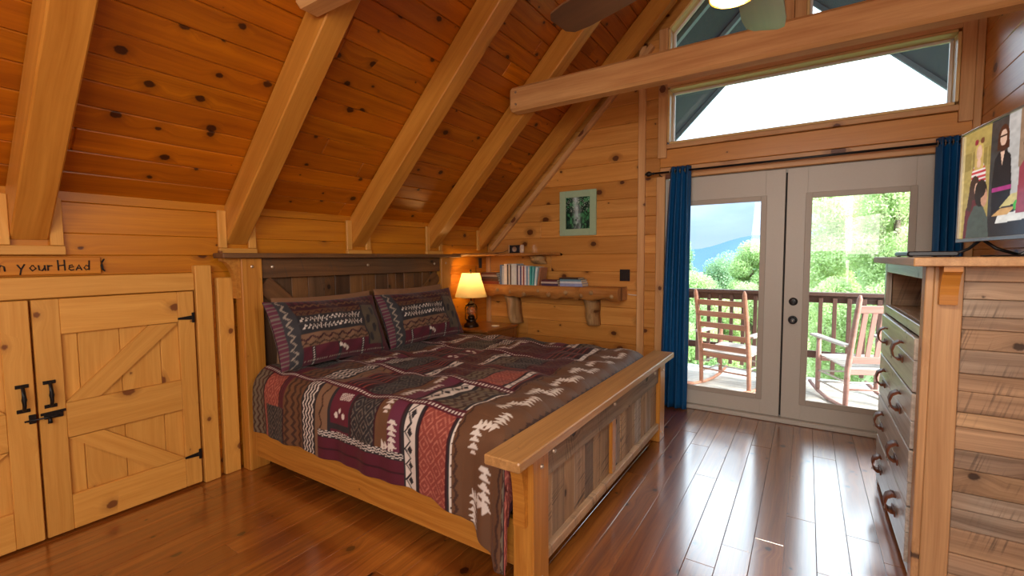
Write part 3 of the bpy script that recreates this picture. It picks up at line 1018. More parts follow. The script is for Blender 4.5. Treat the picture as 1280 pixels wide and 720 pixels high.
ABC = {
    'W': [[(0, 1), (.2, 0), (.4, .7), (.6, 0), (.8, 1)]],
    'a': [[(.42, .55), (.2, .62), (.02, .35), (.1, .04), (.3, .02), (.42, .3), (.42, .6), (.46, 0)]],
    't': [[(.2, 1), (.2, .1), (.35, 0)], [(0, .65), (.4, .65)]],
    'c': [[(.42, .5), (.22, .6), (.03, .3), (.2, .0), (.42, .1)]],
    'h': [[(.03, 1), (.05, 0)], [(.05, .35), (.2, .56), (.38, .45), (.42, 0)]],
    'y': [[(0, .62), (.25, .18)], [(.5, .66), (.25, .15), (.16, -.36)]],
    'o': [[(.22, .55), (.02, .3), (.2, .0), (.45, .25), (.24, .56)]],
    'u': [[(.02, .56), (.06, .08), (.26, .02), (.42, .28), (.44, .56), (.5, .0)]],
    'r': [[(.05, .56), (.06, 0)], [(.06, .34), (.2, .5), (.38, .5)]],
    'H': [[(.02, 1.05), (.04, 0)], [(.5, 1.08), (.52, -.02)], [(.03, .48), (.52, .54)]],
    'e': [[(.05, .3), (.42, .34), (.3, .56), (.1, .5), (.05, .15), (.2, .0), (.44, .08)]],
    'A': [[(.0, .0), (.25, .55), (.45, .0)], [(.12, .2), (.4, .2)]],
    'd': [[(.4, .4), (.18, .5), (.02, .25), (.16, .02), (.4, .12)], [(.45, 1.0), (.4, .0)]],
}
text = [('W', .155), ('a', .225), ('t', .268), ('c', .305), ('h', .503), ('y', .567), ('o', .609), ('u', .641), ('r', .673), ('H', .713), ('e', .753), ('A', .783), ('d', .815)]
text[0:4] = [('W', .315), ('a', .372), ('t', .415), ('c', .455)]
for ch, y in text:
    tubes('letter', sg, [stroke(p, y, .052) for p in ABC[ch]], .0032, M['carve'], 6)
tube('end_mark', sg, [(xs_, .903, 1.462), (xs_, .893, 1.447), (xs_, .890, 1.427), (xs_, .893, 1.407), (xs_, .903, 1.392)], [.003, .005, .006, .005, .003], M['carve'], 8)

# ================================================================== BED
bed = thing('bed', 'king bed of reclaimed wood with panelled headboard and footboard', 'bed', (-2.1, 2.65, 0))
HX0, HX1 = -3.262, -3.17
for (a, b) in ((1.578, 1.716), (3.562, 3.70)):
    p_ = box('headboard_post', bed, (HX0, HX1), (a, b), (.001, 1.462), M['bed'], 'z', .004)
    lathe('bolt', p_, [(.011, 0), (.011, .003), (.007, .007), (0, .008)], (HX1 + .0005, (a + b) / 2, 1.405), M['bolt'], 10, Matrix.Rotation(math.pi / 2, 3, 'Y'))
box('headboard_cap', bed, (-3.264, -3.125), (1.447, 3.835), (1.463, 1.497), M['barn_dark'], 'y', .004)
hb = box('headboard_rail', bed, (-3.225, -3.19), (1.717, 3.561), (1.322, 1.4625), M['barn_dark'], 'y', .003)
for y in (1.80, 2.64, 3.48):
    lathe('bolt', hb, [(.013, 0), (.013, .003), (.008, .008), (0, .009)], (-3.1895, y, 1.40), M['bolt'], 10, Matrix.Rotation(math.pi / 2, 3, 'Y'))
y = 1.7175
while y < 3.55:
    wd = R_.uniform(.085, .15)
    yb_ = min(y + wd, 3.5605)
    if 3.5605 - yb_ < .05:
        yb_ = 3.5605
    dx = R_.uniform(-.006, .004)
    box('headboard_plank', bed, (-3.256 + dx, -3.232 + dx), (y + .0008, yb_ - .0008), (.25, 1.321), M['barn_dark'], 'z', .003)
    y = yb_
bar('headboard_brace', bed, (-3.215, 1.74, 1.285), (-3.215, 2.21, .84), .13, .022, (1, 0, 0), M['barn_dark'], .003)
bar('headboard_brace', bed, (-3.215, 3.54, 1.285), (-3.215, 3.07, .84), .13, .022, (1, 0, 0), M['barn_dark'], .003)


def corbel(parent, name, ytop, zt, h, dpt, x0, x1, mat, sg_=-1):
    """curved bracket under a cap overhang, profile in y,z; leans out in direction sg_ in y"""
    poly = [(0, 0), (dpt, 0), (dpt, -.018)]
    for i in range(1, 8):
        a = i / 8 * math.pi / 2
        poly.append((dpt - (dpt - .028) * math.sin(a), -.018 - (h * .72) * (1 - math.cos(a))))
    poly += [(.028, -h), (0, -h)]
    n = len(poly)
    vs = [(x0, ytop + sg_ * p[0], zt + p[1]) for p in poly] + [(x1, ytop + sg_ * p[0], zt + p[1]) for p in poly]
    fs = [tuple(range(n)), tuple(range(n, 2 * n))[::-1]] + [(i, (i + 1) % n, n + (i + 1) % n, n + i)[::-1] for i in range(n)]
    if sg_ > 0:
        fs = [f[::-1] for f in fs]
    return mesh(name, vs, fs, mat, parent)


corbel(bed, 'headboard_corbel', 1.5775, 1.4625, .27, .11, -3.24, -3.19, M['bed'])
corbel(bed, 'headboard_corbel', 3.7005, 1.4625, .27, .11, -3.24, -3.19, M['bed'], 1)
# side rails
for ya in (1.628, 3.622):
    box('side_rail', bed, (HX1 + .001, -1.034), (ya, ya + .035), (.088, .300), M['bed'], 'x', .004)
# footboard
FX0, FX1 = -1.033, -.93
for (a, b) in ((1.590, 1.728), (3.552, 3.69)):
    p_ = box('footboard_post', bed, (FX0, FX1), (a, b), (.001, .632), M['bed'], 'z', .005)
    for zz in (.56, .06):
        lathe('bolt', p_, [(.011, 0), (.011, .004), (.007, .009), (0, .010)], (FX1 + .0005, (a + b) / 2, zz), M['bolt'], 10, Matrix.Rotation(math.pi / 2, 3, 'Y'))
box('footboard_cap', bed, (-1.055, -.888), (1.415, 3.80), (.633, .676), M['cap'], 'y', .005)
fr_ = box('footboard_rail', bed, (-.982, -.945), (1.729, 3.551), (.474, .632), M['barn'], 'y', .003)
for y in (1.80, 2.585, 3.44):
    lathe('bolt', fr_, [(.014, 0), (.014, .004), (.009, .010), (0, .011)], (-.9445, y, .575), M['bolt'], 10, Matrix.Rotation(math.pi / 2, 3, 'Y'))
box('footboard_bottom_rail', bed, (-.985, -.935), (1.729, 3.551), (.100, .150), M['barn_lite'], 'y', .004)
box('footboard_stile', bed, (-.982, -.945), (2.555, 2.615), (.151, .473), M['bed'], 'z', .003)
for (s_, e_) in ((1.7295, 2.5545), (2.6155, 3.5505)):
    y = s_
    while y < e_ - .01:
        wd = R_.uniform(.085, .145)
        yb_ = min(y + wd, e_)
        if e_ - yb_ < .06:
            yb_ = e_
        dx = R_.uniform(-.005, .004)
        box('footboard_plank', bed, (-.982 + dx, -.962 + dx), (y + .0008, yb_ - .0008), (.151, .473), M['barn'], 'z', .003)
        y = yb_
corbel(bed, 'footboard_corbel', 1.5895, .6325, .31, .085, -1.012, -.955, M['bed'])
corbel(bed, 'footboard_corbel', 3.6905, .6325, .31, .085, -1.012, -.955, M['bed'], 1)

# mattress: rounded slab
def slab(name, x0, x1, y0, y1, z0, z1, r, mat):
    vs, fs = [], []
    prof = [(0, z0), (0, z1 - r)] + [(r * (1 - math.cos(a)), z1 - r + r * math.sin(a)) for a in (math.pi / 6, math.pi / 3, math.pi / 2)]
    for (ins, zz) in prof:
        vs += [(x0 + ins, y0 + ins, zz), (x1 - ins, y0 + ins, zz), (x1 - ins, y1 - ins, zz), (x0 + ins, y1 - ins, zz)]
    for k in range(len(prof) - 1):
        for i in range(4):
            j = (i + 1) % 4
            fs.append((k * 4 + i, k * 4 + j, (k + 1) * 4 + j, (k + 1) * 4 + i))
    fs += [(3, 2, 1, 0), tuple(len(vs) - 4 + i for i in range(4))]
    return mesh(name, vs, fs, mat)


mt_ = slab('mattress', -3.165, -1.12, 1.70, 3.60, .27, .615, .07, M['mattress'])
tag(mt_, 'dark mattress hidden under the patchwork quilt on the bed', 'mattress')

# ---- patchwork print
CM = {k: np.array(srgb(*v)) for k, v in dict(maroon=(84, 28, 44), deep=(54, 20, 30), char=(42, 42, 47), slate=(60, 62, 68), brown=(104, 72, 50), tan=(140, 108, 84),
      rust=(138, 66, 58), rustl=(176, 108, 92), white=(214, 206, 198), olive=(108, 98, 82), greyl=(150, 140, 128), dkbr=(64, 42, 34), plum=(100, 44, 66)).items()}


def tri(t):
    t = t - np.floor(t)
    return 1 - np.abs(2 * t - 1)


def motif(kind, p, q, w):
    """p metres along the strip, q metres across it (0..w); returns colours"""
    c = np.zeros(p.shape + (3,))
    s = q / w

    def put(mask, col):
        c[mask] = CM[col]
    if kind == 'plain_maroon':
        c[:] = CM['maroon']
        put(np.abs(s - .5) < .04, 'deep')
    elif kind == 'zig_white':
        c[:] = CM['maroon']
        for o in (.3, .68):
            put(np.abs(s - o - .14 * (tri(p / .05) - .5)) < .055, 'white')
    elif kind == 'white_strip':
        c[:] = CM['char']
        put(np.abs(s - .5) < .34, 'white')
        put((np.abs(s - .5) < .22) & (tri(p / .045) < .16), 'char')
    elif kind == 'zig_tan':
        c[:] = CM['olive']
        for o in (.2, .5, .8):
            put(np.abs(s - o - .16 * (tri(p / .06) - .5)) < .06, 'dkbr')
        put((s < .06) | (s > .94), 'char')
    elif kind in ('dia_rust', 'dia_char'):
        a, b = ('rust', 'rustl') if kind == 'dia_rust' else ('char', 'greyl')
        c[:] = CM[a]
        d = np.abs((p / .10) % 1 - .5) + np.abs((q / .085) % 1 - .5)
        if kind == 'dia_char':
            c[(d * 3.2) % 1 < .28] = CM['char'] * .35 + CM['greyl'] * .42
        else:
            put((d * 3.2) % 1 < .28, b)
        put((s < .05) | (s > .95), 'deep')
    elif kind == 'zig_brown':
        c[:] = CM['brown']
        for o in (.18, .5, .82):
            put(np.abs(s - o - .15 * (tri(p / .055) - .5)) < .065, 'dkbr')
    elif kind == 'zig_bw':
        c[:] = CM['char']
        for o in (.22, .42, .62, .82):
            put(np.abs(s - o - .12 * (tri(p / .048) - .5)) < .042, 'white')
    elif kind == 'tan_line':
        c[:] = CM['tan'] * .8
        put(np.abs(s - .5 - .22 * (tri(p / .09) - .5)) < .05, 'dkbr')
        put((s < .05) | (s > .95), 'char')
    elif kind == 'paws':
        c[:] = CM['maroon'] * 1.25
        put((s < .07) | (s > .93), 'char')
        for k in range(12):
            for (dp, dq, r) in ((.05, .35, .017), (.075, .52, .012), (.05, .7, .015)):
                put(((p - k * .21 - dp) ** 2 + (q - w * dq) ** 2) < r * r, 'white')
        put((np.abs((p / .21) % 1 - .7) < .09) & (np.abs(s - .6) < .25) & (tri(p / .012 + q / .02) > .45), 'white')
        put(((p / .21) % 1 > .86), 'char')
    elif kind in ('arrow', 'saw'):
        if kind == 'arrow':
            c[:] = CM['plum']
            put(s < .5, 'brown')
            put(s > .94, 'deep')
            k_ = 1.0
        else:
            c[:] = CM['brown'] * .95
            put(np.abs(s - .06 - .05 * (tri(p / .06) - .5)) < .02, 'dkbr')
            put(np.abs(s - .93 - .05 * (tri(p / .06) - .5)) < .025, 'dkbr')
            k_ = .66
        per = .26
        g_ = (p / per) % 1
        st = .5 + k_ * .17 * np.where(g_ < .5, -1, 1)
        ph = (p / .026) % 1
        put((np.abs(s - st) < k_ * .17 * (1 - ph)) & (g_ > .04) & (g_ < .96), 'white')
        qh = ((q / .026) % 1)
        put((np.abs(g_ - .5) * per < .026 * (1 - qh)) & (np.abs(s - .5) < k_ * .22), 'white')
    elif kind == 'dia_maroon':
        c[:] = CM['maroon'] * .8
        d = np.abs((p / .05) % 1 - .5) + np.abs((q / .045) % 1 - .5)
        put((d * 2.2) % 1 < .3, 'deep')
        put(np.abs(d - .5) < .04, 'brown')
    elif kind == 'lace':
        c[:] = CM['char']
        put(np.abs(s - .5) < .36, 'white')
        put((np.abs(s - .3 - .32 * (tri(p / .08) - .3)) < .05) | ((np.abs(s - .5) < .3) & (np.abs(s - .5) < .28 * tri(p / .08 + .5) - .12)), 'char')
    elif kind == 'pine':
        c[:] = CM['olive']
        for k in range(30):
            put(((p - .03 - k * .12) ** 2 * .5 + (q - w * (.35 + .3 * (k % 2))) ** 2) < .0006, 'dkbr')
        put((s < .08) | (s > .92), 'char')
    elif kind == 'dots':
        c[:] = CM['maroon']
        put((np.abs(s - .5) < .2) & ((p / .022) % 1 < .5), 'white')
    elif kind == 'stripes':
        c[:] = CM['deep']
        put(((s * 5) % 1) < .25, 'rust')
        put(((s * 5) % 1) > .8, 'char')
    return c


def quilt_colors(u, v):
    """u from head to foot, v from the near hem across; metres"""
    C = np.zeros(u.shape + (3,))
    Umax = u.max()
    near = [('zig_white', .10), ('white_strip', .07), ('zig_tan', .14), ('dia_rust', .20), ('plain_maroon', .05), ('zig_brown', .17), ('zig_bw', .15), ('tan_line', .12), ('paws', .19), ('dia_char', .21),
            ('arrow', .19), ('lace', .12), ('dia_rust', .20), ('white_strip', .05)]
    near2 = [('zig_white', .10), ('white_strip', .07), ('zig_tan', .14), ('dia_char', .20), ('plain_maroon', .05), ('zig_brown', .17), ('zig_bw', .15), ('tan_line', .12), ('stripes', .19), ('dia_char', .21),
             ('arrow', .19), ('lace', .12), ('zig_tan', .20), ('white_strip', .05)]
    mid = [('stripes', .22), ('plain_maroon', .10), ('dia_maroon', .26), ('arrow', .16), ('zig_bw', .11), ('dia_char', .22), ('stripes', .14), ('lace', .09), ('dia_maroon', .2), ('zig_tan', .14), ('dia_rust', .20), ('white_strip', .05)]
    far = [('zig_brown', .2), ('dia_maroon', .24), ('dia_char', .22), ('arrow', .15), ('stripes', .18), ('paws', .18), ('dia_maroon', .16), ('lace', .08), ('zig_tan', .14), ('dia_char', .2), ('dia_maroon', .22)]
    rows_ = [(-.2, .40, near, 1), (.40, .445, 'dots', 0), (.445, .80, near2, 1), (.80, .86, 'dots', 0), (.86, 1.18, mid, 1), (1.18, 1.25, 'stripes', 0), (1.25, 1.60, far, 1), (1.60, 1.65, 'dots', 0), (1.65, 2.05, mid[::-1], 1), (2.05, 2.10, 'dots', 0), (2.10, 4, near2, 1)]
    for (a, b, lay, cols) in rows_:
        rm = (v >= a) & (v < b)
        if not cols:
            if rm.any():
                C[rm] = motif(lay, u[rm], v[rm] - a, b - a)
            continue
        uu_ = 0.0
        i = 0
        while uu_ < Umax + .01:
            kind, wd = lay[i % len(lay)]
            mk = rm & (u >= uu_) & (u < uu_ + wd)
            if mk.any():
                C[mk] = motif(kind, v[mk] - a, u[mk] - uu_, wd)
            uu_ += wd
            i += 1
    hb_ = (u > .92) & (u < 1.60) & (v < .13)
    C[hb_] = motif('plain_maroon', u[hb_], v[hb_], .13)
    lb = (u > .92) & (u < 1.60) & (v >= .13) & (v < .175)
    C[lb] = motif('zig_bw', u[lb], v[lb] - .13, .045)
    for (a, b) in ((.30, .56),):
        sq = (u > .35) & (u < .57) & (v < .22)
        C[sq] = motif('dia_char', v[sq], u[sq] - .35, .22)
    # sawtooth band along the foot edge
    fb = (u > 1.93) & (u < 2.24)
    C[fb] = motif('saw', v[fb], u[fb] - 1.93, .31)
    return C


rng = np.random.RandomState(3)
us = np.linspace(0, 2.50, 460)
vv_ = np.linspace(0, 2.62, 480)
Uq, Vq = np.meshgrid(us, vv_, indexing='ij')
QX0 = -3.11


def drape(sv, hem, flat, r):
    """arc length -> (horizontal offset from the edge line, drop)   sv measured from the hem"""
    h = np.zeros_like(sv); d = np.zeros_like(sv)
    vert = hem - r * math.pi / 2
    a = sv < vert
    d[a] = r + (vert - sv[a]); h[a] = 0
    b = (sv >= vert) & (sv < hem)
    th = (sv[b] - vert) / r
    h[b] = r * (1 - np.cos(th)); d[b] = r * (1 - np.sin(th))
    c_ = sv >= hem
    h[c_] = r + (sv[c_] - hem)
    return h, d


HEM = .46
h1, d1 = drape(Vq, HEM, 0, .12)
h2, d2 = drape(2.62 - Vq, HEM - .04, 0, .12)
yy0, yy1 = 1.600, 3.655
ylin = yy0 + h1
total = (2.62 - HEM - (HEM - .04)) + .24
sc = (yy1 - yy0) / (total)
PY = yy0 + np.where(Vq < 1.31, h1, (yy1 - yy0) / sc - h2) * sc
DY = np.maximum(d1, d2)
hf, df = drape(2.50 - Uq, .40, 0, .13)
PXq = QX0 + Uq
xedge = -1.062
PXq = xedge - hf
PXq = np.where(PXq < QX0, QX0, PXq)
x_start = PXq.min()
DX = df
ZT = .685
DD = np.sqrt(DY ** 2 + DX ** 2)
DD = np.where((DY > .14) & (DX > .14), np.maximum(DY, DX) + .10 * np.minimum(1, (np.minimum(DY, DX) - .14) / .15), np.minimum(DD, np.maximum(DY, DX) * 1.25))
PZ = ZT - DD
top = np.clip(1 - DD / .2, 0, 1)
# puffiness: quilting, broad swells, hem waves
wob = .010 * np.sin(PXq * 9 + 1.3 * np.sin(PY * 5)) * np.sin(PY * 7 + 1.1 * np.sin(PXq * 4)) + .006 * np.sin(PXq * 21 + PY * 13) + .005 * np.sin(PY * 27 - PXq * 8)
puff = .007 * (np.abs(np.sin(PXq * math.pi / .17)) ** .5 * np.abs(np.sin(PY * math.pi / .17)) ** .5)
PZ = PZ + (wob + puff + .012) * top
side = 1 - top
nearm = (Vq < 1.31)
wave = (.012 * np.sin(PXq * 14 + .8 * np.sin(PXq * 5)) + .006 * np.sin(PXq * 33)) * np.clip(DY / .3, 0, 1)
PY = PY + np.where(nearm, wave - .010 * np.clip(DY / .2, 0, 1), -wave)
PY = np.maximum(PY, np.where(PZ < .32, 1.600, 1.56)) if False else PY
# keep cloth outside the rail on the near side and the far side
low = PZ < .33
PY = np.where(low & nearm, np.minimum(PY, 1.620), PY)
PY = np.where(low & ~nearm, np.maximum(PY, 3.664), PY)
# the hem rises along the middle of the side and sags into folds at the foot corner
sag = np.clip((PXq + 1.5) / .4, 0, 1)
dwn = np.clip((DY - .1) / .25, 0, 1)
PZ = np.where(nearm & (DY > .1), PZ - (.085 * sag + .11 * np.clip((PXq + 1.25) / .15, 0, 1)) * dwn, PZ)
fold = np.clip((PXq + 1.32) / .2, 0, 1) * dwn
PY = PY + np.where(nearm, -.016 * fold * (1 + np.sin(PXq * 62)), 0)
colq = quilt_colors(Uq, Vq)
PXq = PXq + np.where(Uq < .02, 0, 0)
q = grid_print('quilt', None, np.stack([PXq, PY, PZ], -1), colq, M['quilt'], cut=(DX > .17) & (DY > .17))
tag(q, 'maroon and brown southwestern patchwork quilt spread over the bed', 'quilt')
sl = q.modifiers.new('thickness', 'SOLIDIFY'); sl.thickness = .012; sl.offset = 1


# ---- pillows
def pillow_colors(s, t):
    """s along (0..1), t up (0..1) of a printed sham"""
    p = s * .98
    C = np.zeros(s.shape + (3,))
    C[:] = CM['maroon']

    def put(mk, col, k=1.0):
        C[mk] = CM[col] * k
    b = (t > .80); put(b, 'deep'); put(b & (np.abs(t - .88 - .04 * (tri(p / .06) - .5)) < .014), 'brown'); put((t > .93) & (((p / .05) % 1) < .5), 'maroon')
    b = (t > .72) & (t <= .80); put(b, 'brown', .75); put(b & (np.abs(t - .76 - .05 * (tri(p / .05) - .5)) < .012), 'deep')
    b = (t > .44) & (t <= .72); put(b, 'char')
    for o in (.65, .53):
        put(b & (np.abs(t - o - .07 * (tri(p / .035) - .5)) < .013) & (s > .17) & (s < .74), 'white')
    put(b & (np.abs(t - .59) < .008), 'slate')
    b = (t > .24) & (t <= .44); put(b, 'tan', .72); put(b & (np.abs(t - .36 - .06 * (tri(p / .09) - .5)) < .015), 'deep'); put(b & (np.abs(t - .28 - .04 * (tri(p / .07) - .5)) < .012), 'dkbr')
    b = (t <= .24); put(b, 'maroon'); put(b & (((p / .22) % 1) < .12), 'char'); put(b & (np.abs(((p / .22) % 1) - .06) < .014) & (((t / .035) % 1) < .5), 'white')
    for cx_ in (.47, .50, .53):
        put(((p - cx_ * .98) ** 2 + ((t - .16 + (cx_ - .5)) * .46) ** 2) < .00022, 'white')
    put(b & (np.abs(t - .05) < .012) & (((p / .02) % 1) < .5), 'greyl')
    # left edge bands
    e_ = s < .15; put(e_, 'slate', .8); put(e_ & (np.abs(s - .09 - .04 * (tri(t / .12) - .5)) < .008), 'greyl'); put(s < .05, 'plum', .8); put((s < .05) & (tri(t / .06) < .3), 'greyl', .5)
    # right end patch with a cone print
    e_ = (s > .75) & (s < .93) & (t > .12) & (t < .80); put(e_, 'olive', .62)
    for (a, bb) in ((.80, .25), (.86, .4), (.81, .55), (.87, .68)):
        put(e_ & (((s - a) / .025) ** 2 + ((t - bb) / .07) ** 2 < 1), 'char')
    put(e_ & ((s < .765) | (s > .915)), 'char')
    put(s >= .93, 'maroon', .8)
    return C


def pillow(name, label, cx, cy, zb, wid, hgt, thick, lean, yaw_, colors, mat, group, roll=0.0):
    nu, nv = 110, 60
    n_ = []
    s = np.linspace(0, 1, nu); t = np.linspace(0, 1, nv)
    S, T = np.meshgrid(s, t, indexing='ij')
    a = 2 * S - 1; b = 2 * T - 1
    prof = np.clip(1 - np.abs(a) ** 2.6, 0, 1) ** .55 * np.clip(1 - np.abs(b) ** 2.2, 0, 1) ** .6
    pinch = 1 - .06 * (1 - np.abs(b) ** 2) * np.abs(a) ** 6 * 0
    X = a * wid / 2 * (1 - .045 * (1 - b ** 2)) * 1.0
    Zl = b * hgt / 2 * (1 - .07 * (1 - a ** 2))
    wr_ = .010 * np.sin(a * 9 + b * 5) * prof + .006 * np.sin(a * 17 - b * 12) * prof
    front = np.stack([X, Zl, prof * thick / 2 + wr_ + .004], -1)
    back = np.stack([X, Zl, -prof * thick / 2 - .004], -1)
    P = np.concatenate([front, back[::-1]], 0)
    cf = colors(S, T)
    Cc = np.concatenate([cf, cf[::-1]], 0)
    # local X -> world y, local Y -> up the lean, local Z -> front (+x)
    up = Vector((-math.sin(lean), 0, math.cos(lean)))
    fx = Vector((math.cos(lean), 0, math.sin(lean)))
    Xw = Vector((0, 1, 0))
    Mr = Matrix((Xw, up, fx)).transposed().to_4x4()
    Mw = Matrix.Translation((cx, cy, zb)) @ Matrix.Rotation(yaw_, 4, 'Z') @ Mr @ Matrix.Rotation(roll, 4, 'Z') @ Matrix.Translation((0, hgt / 2, 0))
    o = grid_print(name, None, P, Cc, mat, Mw)
    return tag(o, label, 'pillow', group)


solid = lambda col: (lambda s, t: np.broadcast_to(np.array(col), s.shape + (3,)))
pillow('pillow', 'patterned maroon pillow sham nearest the closet, leaning on the headboard', -2.84, 2.09, .712, .93, .49, .20, .42, .03, pillow_colors, M['pillow'], 'printed shams on the bed', -.02)
pillow('pillow', 'patterned maroon pillow sham nearest the lamp, leaning on the headboard', -2.84, 3.03, .712, .93, .48, .19, .40, -.02, pillow_colors, M['pillow'], 'printed shams on the bed', .01)
pillow('pillow', 'plain tan pillow standing behind the sham nearest the closet', -3.105, 2.18, .695, .86, .49, .10, .08, 0, solid(srgb(136, 100, 72)), M['pillow'], 'plain pillows behind the shams')
pillow('pillow', 'plain tan pillow standing behind the sham nearest the lamp', -3.105, 3.08, .695, .86, .50, .10, .08, 0, solid(srgb(136, 100, 72)), M['pillow'], 'plain pillows behind the shams')

# ================================================================== NIGHTSTAND, LAMP
ns = thing('nightstand', 'small brown wooden nightstand in the corner beyond the bed', 'nightstand', (-3.03, 4.1, 0))
box('table_top', ns, (-3.29, -2.775), (3.815, 4.42), (.662, .692), M['night'], 'y', .006)
for x in (-3.26, -2.83):
    for y in (3.85, 4.36):
        box('leg', ns, (x, x + .045), (y, y + .045), (.001, .661), M['night'], 'z', .003)
box('apron', ns, (-3.25, -2.80), (3.86, 3.88), (.56, .661), M['night'], 'x', .002)
box('apron', ns, (-2.812, -2.792), (3.90, 4.355), (.56, .661), M['night'], 'y', .002)
box('shelf', ns, (-3.21, -2.835), (3.90, 4.36), (.20, .22), M['night'], 'y', .002)

LX, LY, LZ = -3.12, 3.985, .693
lamp = thing('table_lamp', 'lit table lamp shaped like a dark hurricane lantern with cream shade', 'lamp', (LX, LY, LZ))
lathe('base', lamp, [(.0, 0), (.082, 0), (.085, .012), (.078, .03), (.060, .042), (.052, .055), (.056, .07), (.050, .083), (.034, .09), (0, .09)], (LX, LY, LZ), M['bronze'], 24)
lathe('burner', lamp, [(.03, .09), (.04, .098), (.038, .115), (.026, .128), (0, .128)], (LX, LY, LZ), M['bronze'], 20)
lathe('globe', lamp, [(.028, .128), (.044, .15), (.050, .175), (.046, .20), (.034, .222), (.03, .226)], (LX, LY, LZ), M['globe'], 20)
lathe('hood', lamp, [(.044, .226), (.048, .232), (.03, .245), (.036, .256), (.036, .262), (.022, .275), (.014, .285), (0, .286)], (LX, LY, LZ), M['bronze'], 20)
for s_ in (-1, 1):
    d_ = Vector((.55 * s_, .83 * s_, 0)).normalized()
    c0 = Vector((LX, LY, LZ))
    tube('side_tube', lamp, [c0 + d_ * .05 + Vector((0, 0, .07)), c0 + d_ * .066 + Vector((0, 0, .09)), c0 + d_ * .066 + Vector((0, 0, .215)), c0 + d_ * .055 + Vector((0, 0, .242)), c0 + d_ * .03 + Vector((0, 0, .25))], .007, M['bronze'], 8)
tubes('wire_guard', lamp, [[c0 + Vector((.054 * math.cos(a), .054 * math.sin(a), z_)) for a in [i * math.pi / 8 for i in range(17)]] for z_ in (.155, .195)], .0022, M['bronze'], 6)
tube('stem', lamp, [(LX, LY, LZ + .284), (LX, LY, LZ + .40), (LX, LY, LZ + .615)], .005, M['bronze'], 8)
vs, fs = lathe_data([(.178, .335), (.098, .595)], 48)
fs = fs[:48]
sh = mesh('lamp_shade', vs, fs, M['shade'], lamp, Matrix.Translation((LX, LY, LZ)), True)
tubes('shade_wire', lamp, [[(LX, LY, LZ + .593), (LX + .0975 * math.cos(a), LY + .0975 * math.sin(a), LZ + .593)] for a in (0, 2.1, 4.2)], .002, M['bronze'], 6)
lathe('bulb', lamp, [(.012, .41), (.016, .42), (.030, .45), (.032, .47), (.022, .498), (0, .504)], (LX, LY, LZ), M['bulb'], 16)
lathe('finial', lamp, [(.006, .61), (.011, .618), (.008, .632), (0, .64)], (LX, LY, LZ), M['bronze'], 12)
light('table_lamp_light', 'POINT', (LX, LY, LZ + .53), 4.2, (1.0, .66, .26), size=.03)

tag(lathe('coaster', None, [(0, 0), (.044, 0), (.046, .003), (.042, .006), (0, .006)], (-2.915, 4.16, .693), M['white'], 24), 'round white coaster on the nightstand', 'coaster')
tag(tube('lamp_cord', None, [(-3.285, 4.30, 1.36), (-3.275, 4.28, 1.2), (-3.27, 4.24, 1.0), (-3.265, 4.22, .85), (-3.25, 4.2, .75), (-3.23, 4.14, .698), (-3.18, 4.05, .698)], .003, M['blackp'], 6),
    'thin dark lamp cord hanging down the knee wall behind the lamp', 'cord')

# ================================================================== SHELVES
def live_slab(name, label, pts_front, yb_, z0, z1, mat, cat):
    """pts_front: (x, y) front outline left to right; back edge straight at yb_"""
    n = len(pts_front)
    prof = [(0.0, .25), (-.018, .55), (-.012, .82), (.01, 1.0), (.05, 1.0)]
    vs, fs = [], []
    rws = []
    for i, (x, y) in enumerate(pts_front):
        und = .012 * math.sin(i * 2.3) + .008 * math.sin(i * 5.1)
        rw = [(x, yb_, z0), (x, y + .09, z0 + .004 + und * .4), (x, y + .02, z0 + und * .8 + .004), (x, y - .008, z0 + (z1 - z0) * .32), (x, y - .012, z0 + (z1 - z0) * .65), (x, y, z1 - .008), (x, y + .012, z1), (x, yb_, z1)]
        rws.append(rw)
        vs += rw
    m_ = 8
    for i in range(n - 1):
        for k in range(m_):
            j = (k + 1) % m_
            fs.append((i * m_ + k, (i + 1) * m_ + k, (i + 1) * m_ + j, i * m_ + j))
    fs += [tuple(range(m_)), tuple((n - 1) * m_ + k for k in range(m_))[::-1]]
    ox = sum(p[0] for p in pts_front) / n
    vs = [(v[0] - ox, v[1] - yb_, v[2] - z0) for v in vs]
    o = mesh(name, vs, fs, mat, None, Matrix.Translation((ox, yb_, z0)), False)
    import bmesh
    bm = bmesh.new(); bm.from_mesh(o.data); bmesh.ops.recalc_face_normals(bm, faces=bm.faces); bm.to_mesh(o.data); bm.free()
    o.data.shade_smooth()
    try:
        o.data.set_sharp_from_angle(angle=math.radians(50))
    except Exception:
        pass
    return tag(o, label, cat)


xs2 = [-3.24 + i * (1.70 / 22) for i in range(23)]
sh1 = live_slab('log_shelf', 'thick knotty half log shelf holding the books', [(x, 4.295 + .012 * math.sin(i * 1.7) + .006 * math.sin(i * 3.9)) for i, x in enumerate(xs2)], YE - .002, 1.018, 1.150, M['log'], 'shelf')
for k in range(9):
    kx = -2.95 + k * .165 + R_.uniform(-.03, .03)
    kz = 1.05 + R_.uniform(-.02, .05)
    v_, f_ = lathe_data([(.0, .012), (.012, .014), (.020, .008), (.026, -.006), (.026, -.02)][::-1], 12)
    mesh('knot', v_, f_, M['logbark'], sh1, Matrix.Translation((kx, 4.284, kz)) @ Matrix.Rotation(math.pi / 2, 4, 'X'), True)


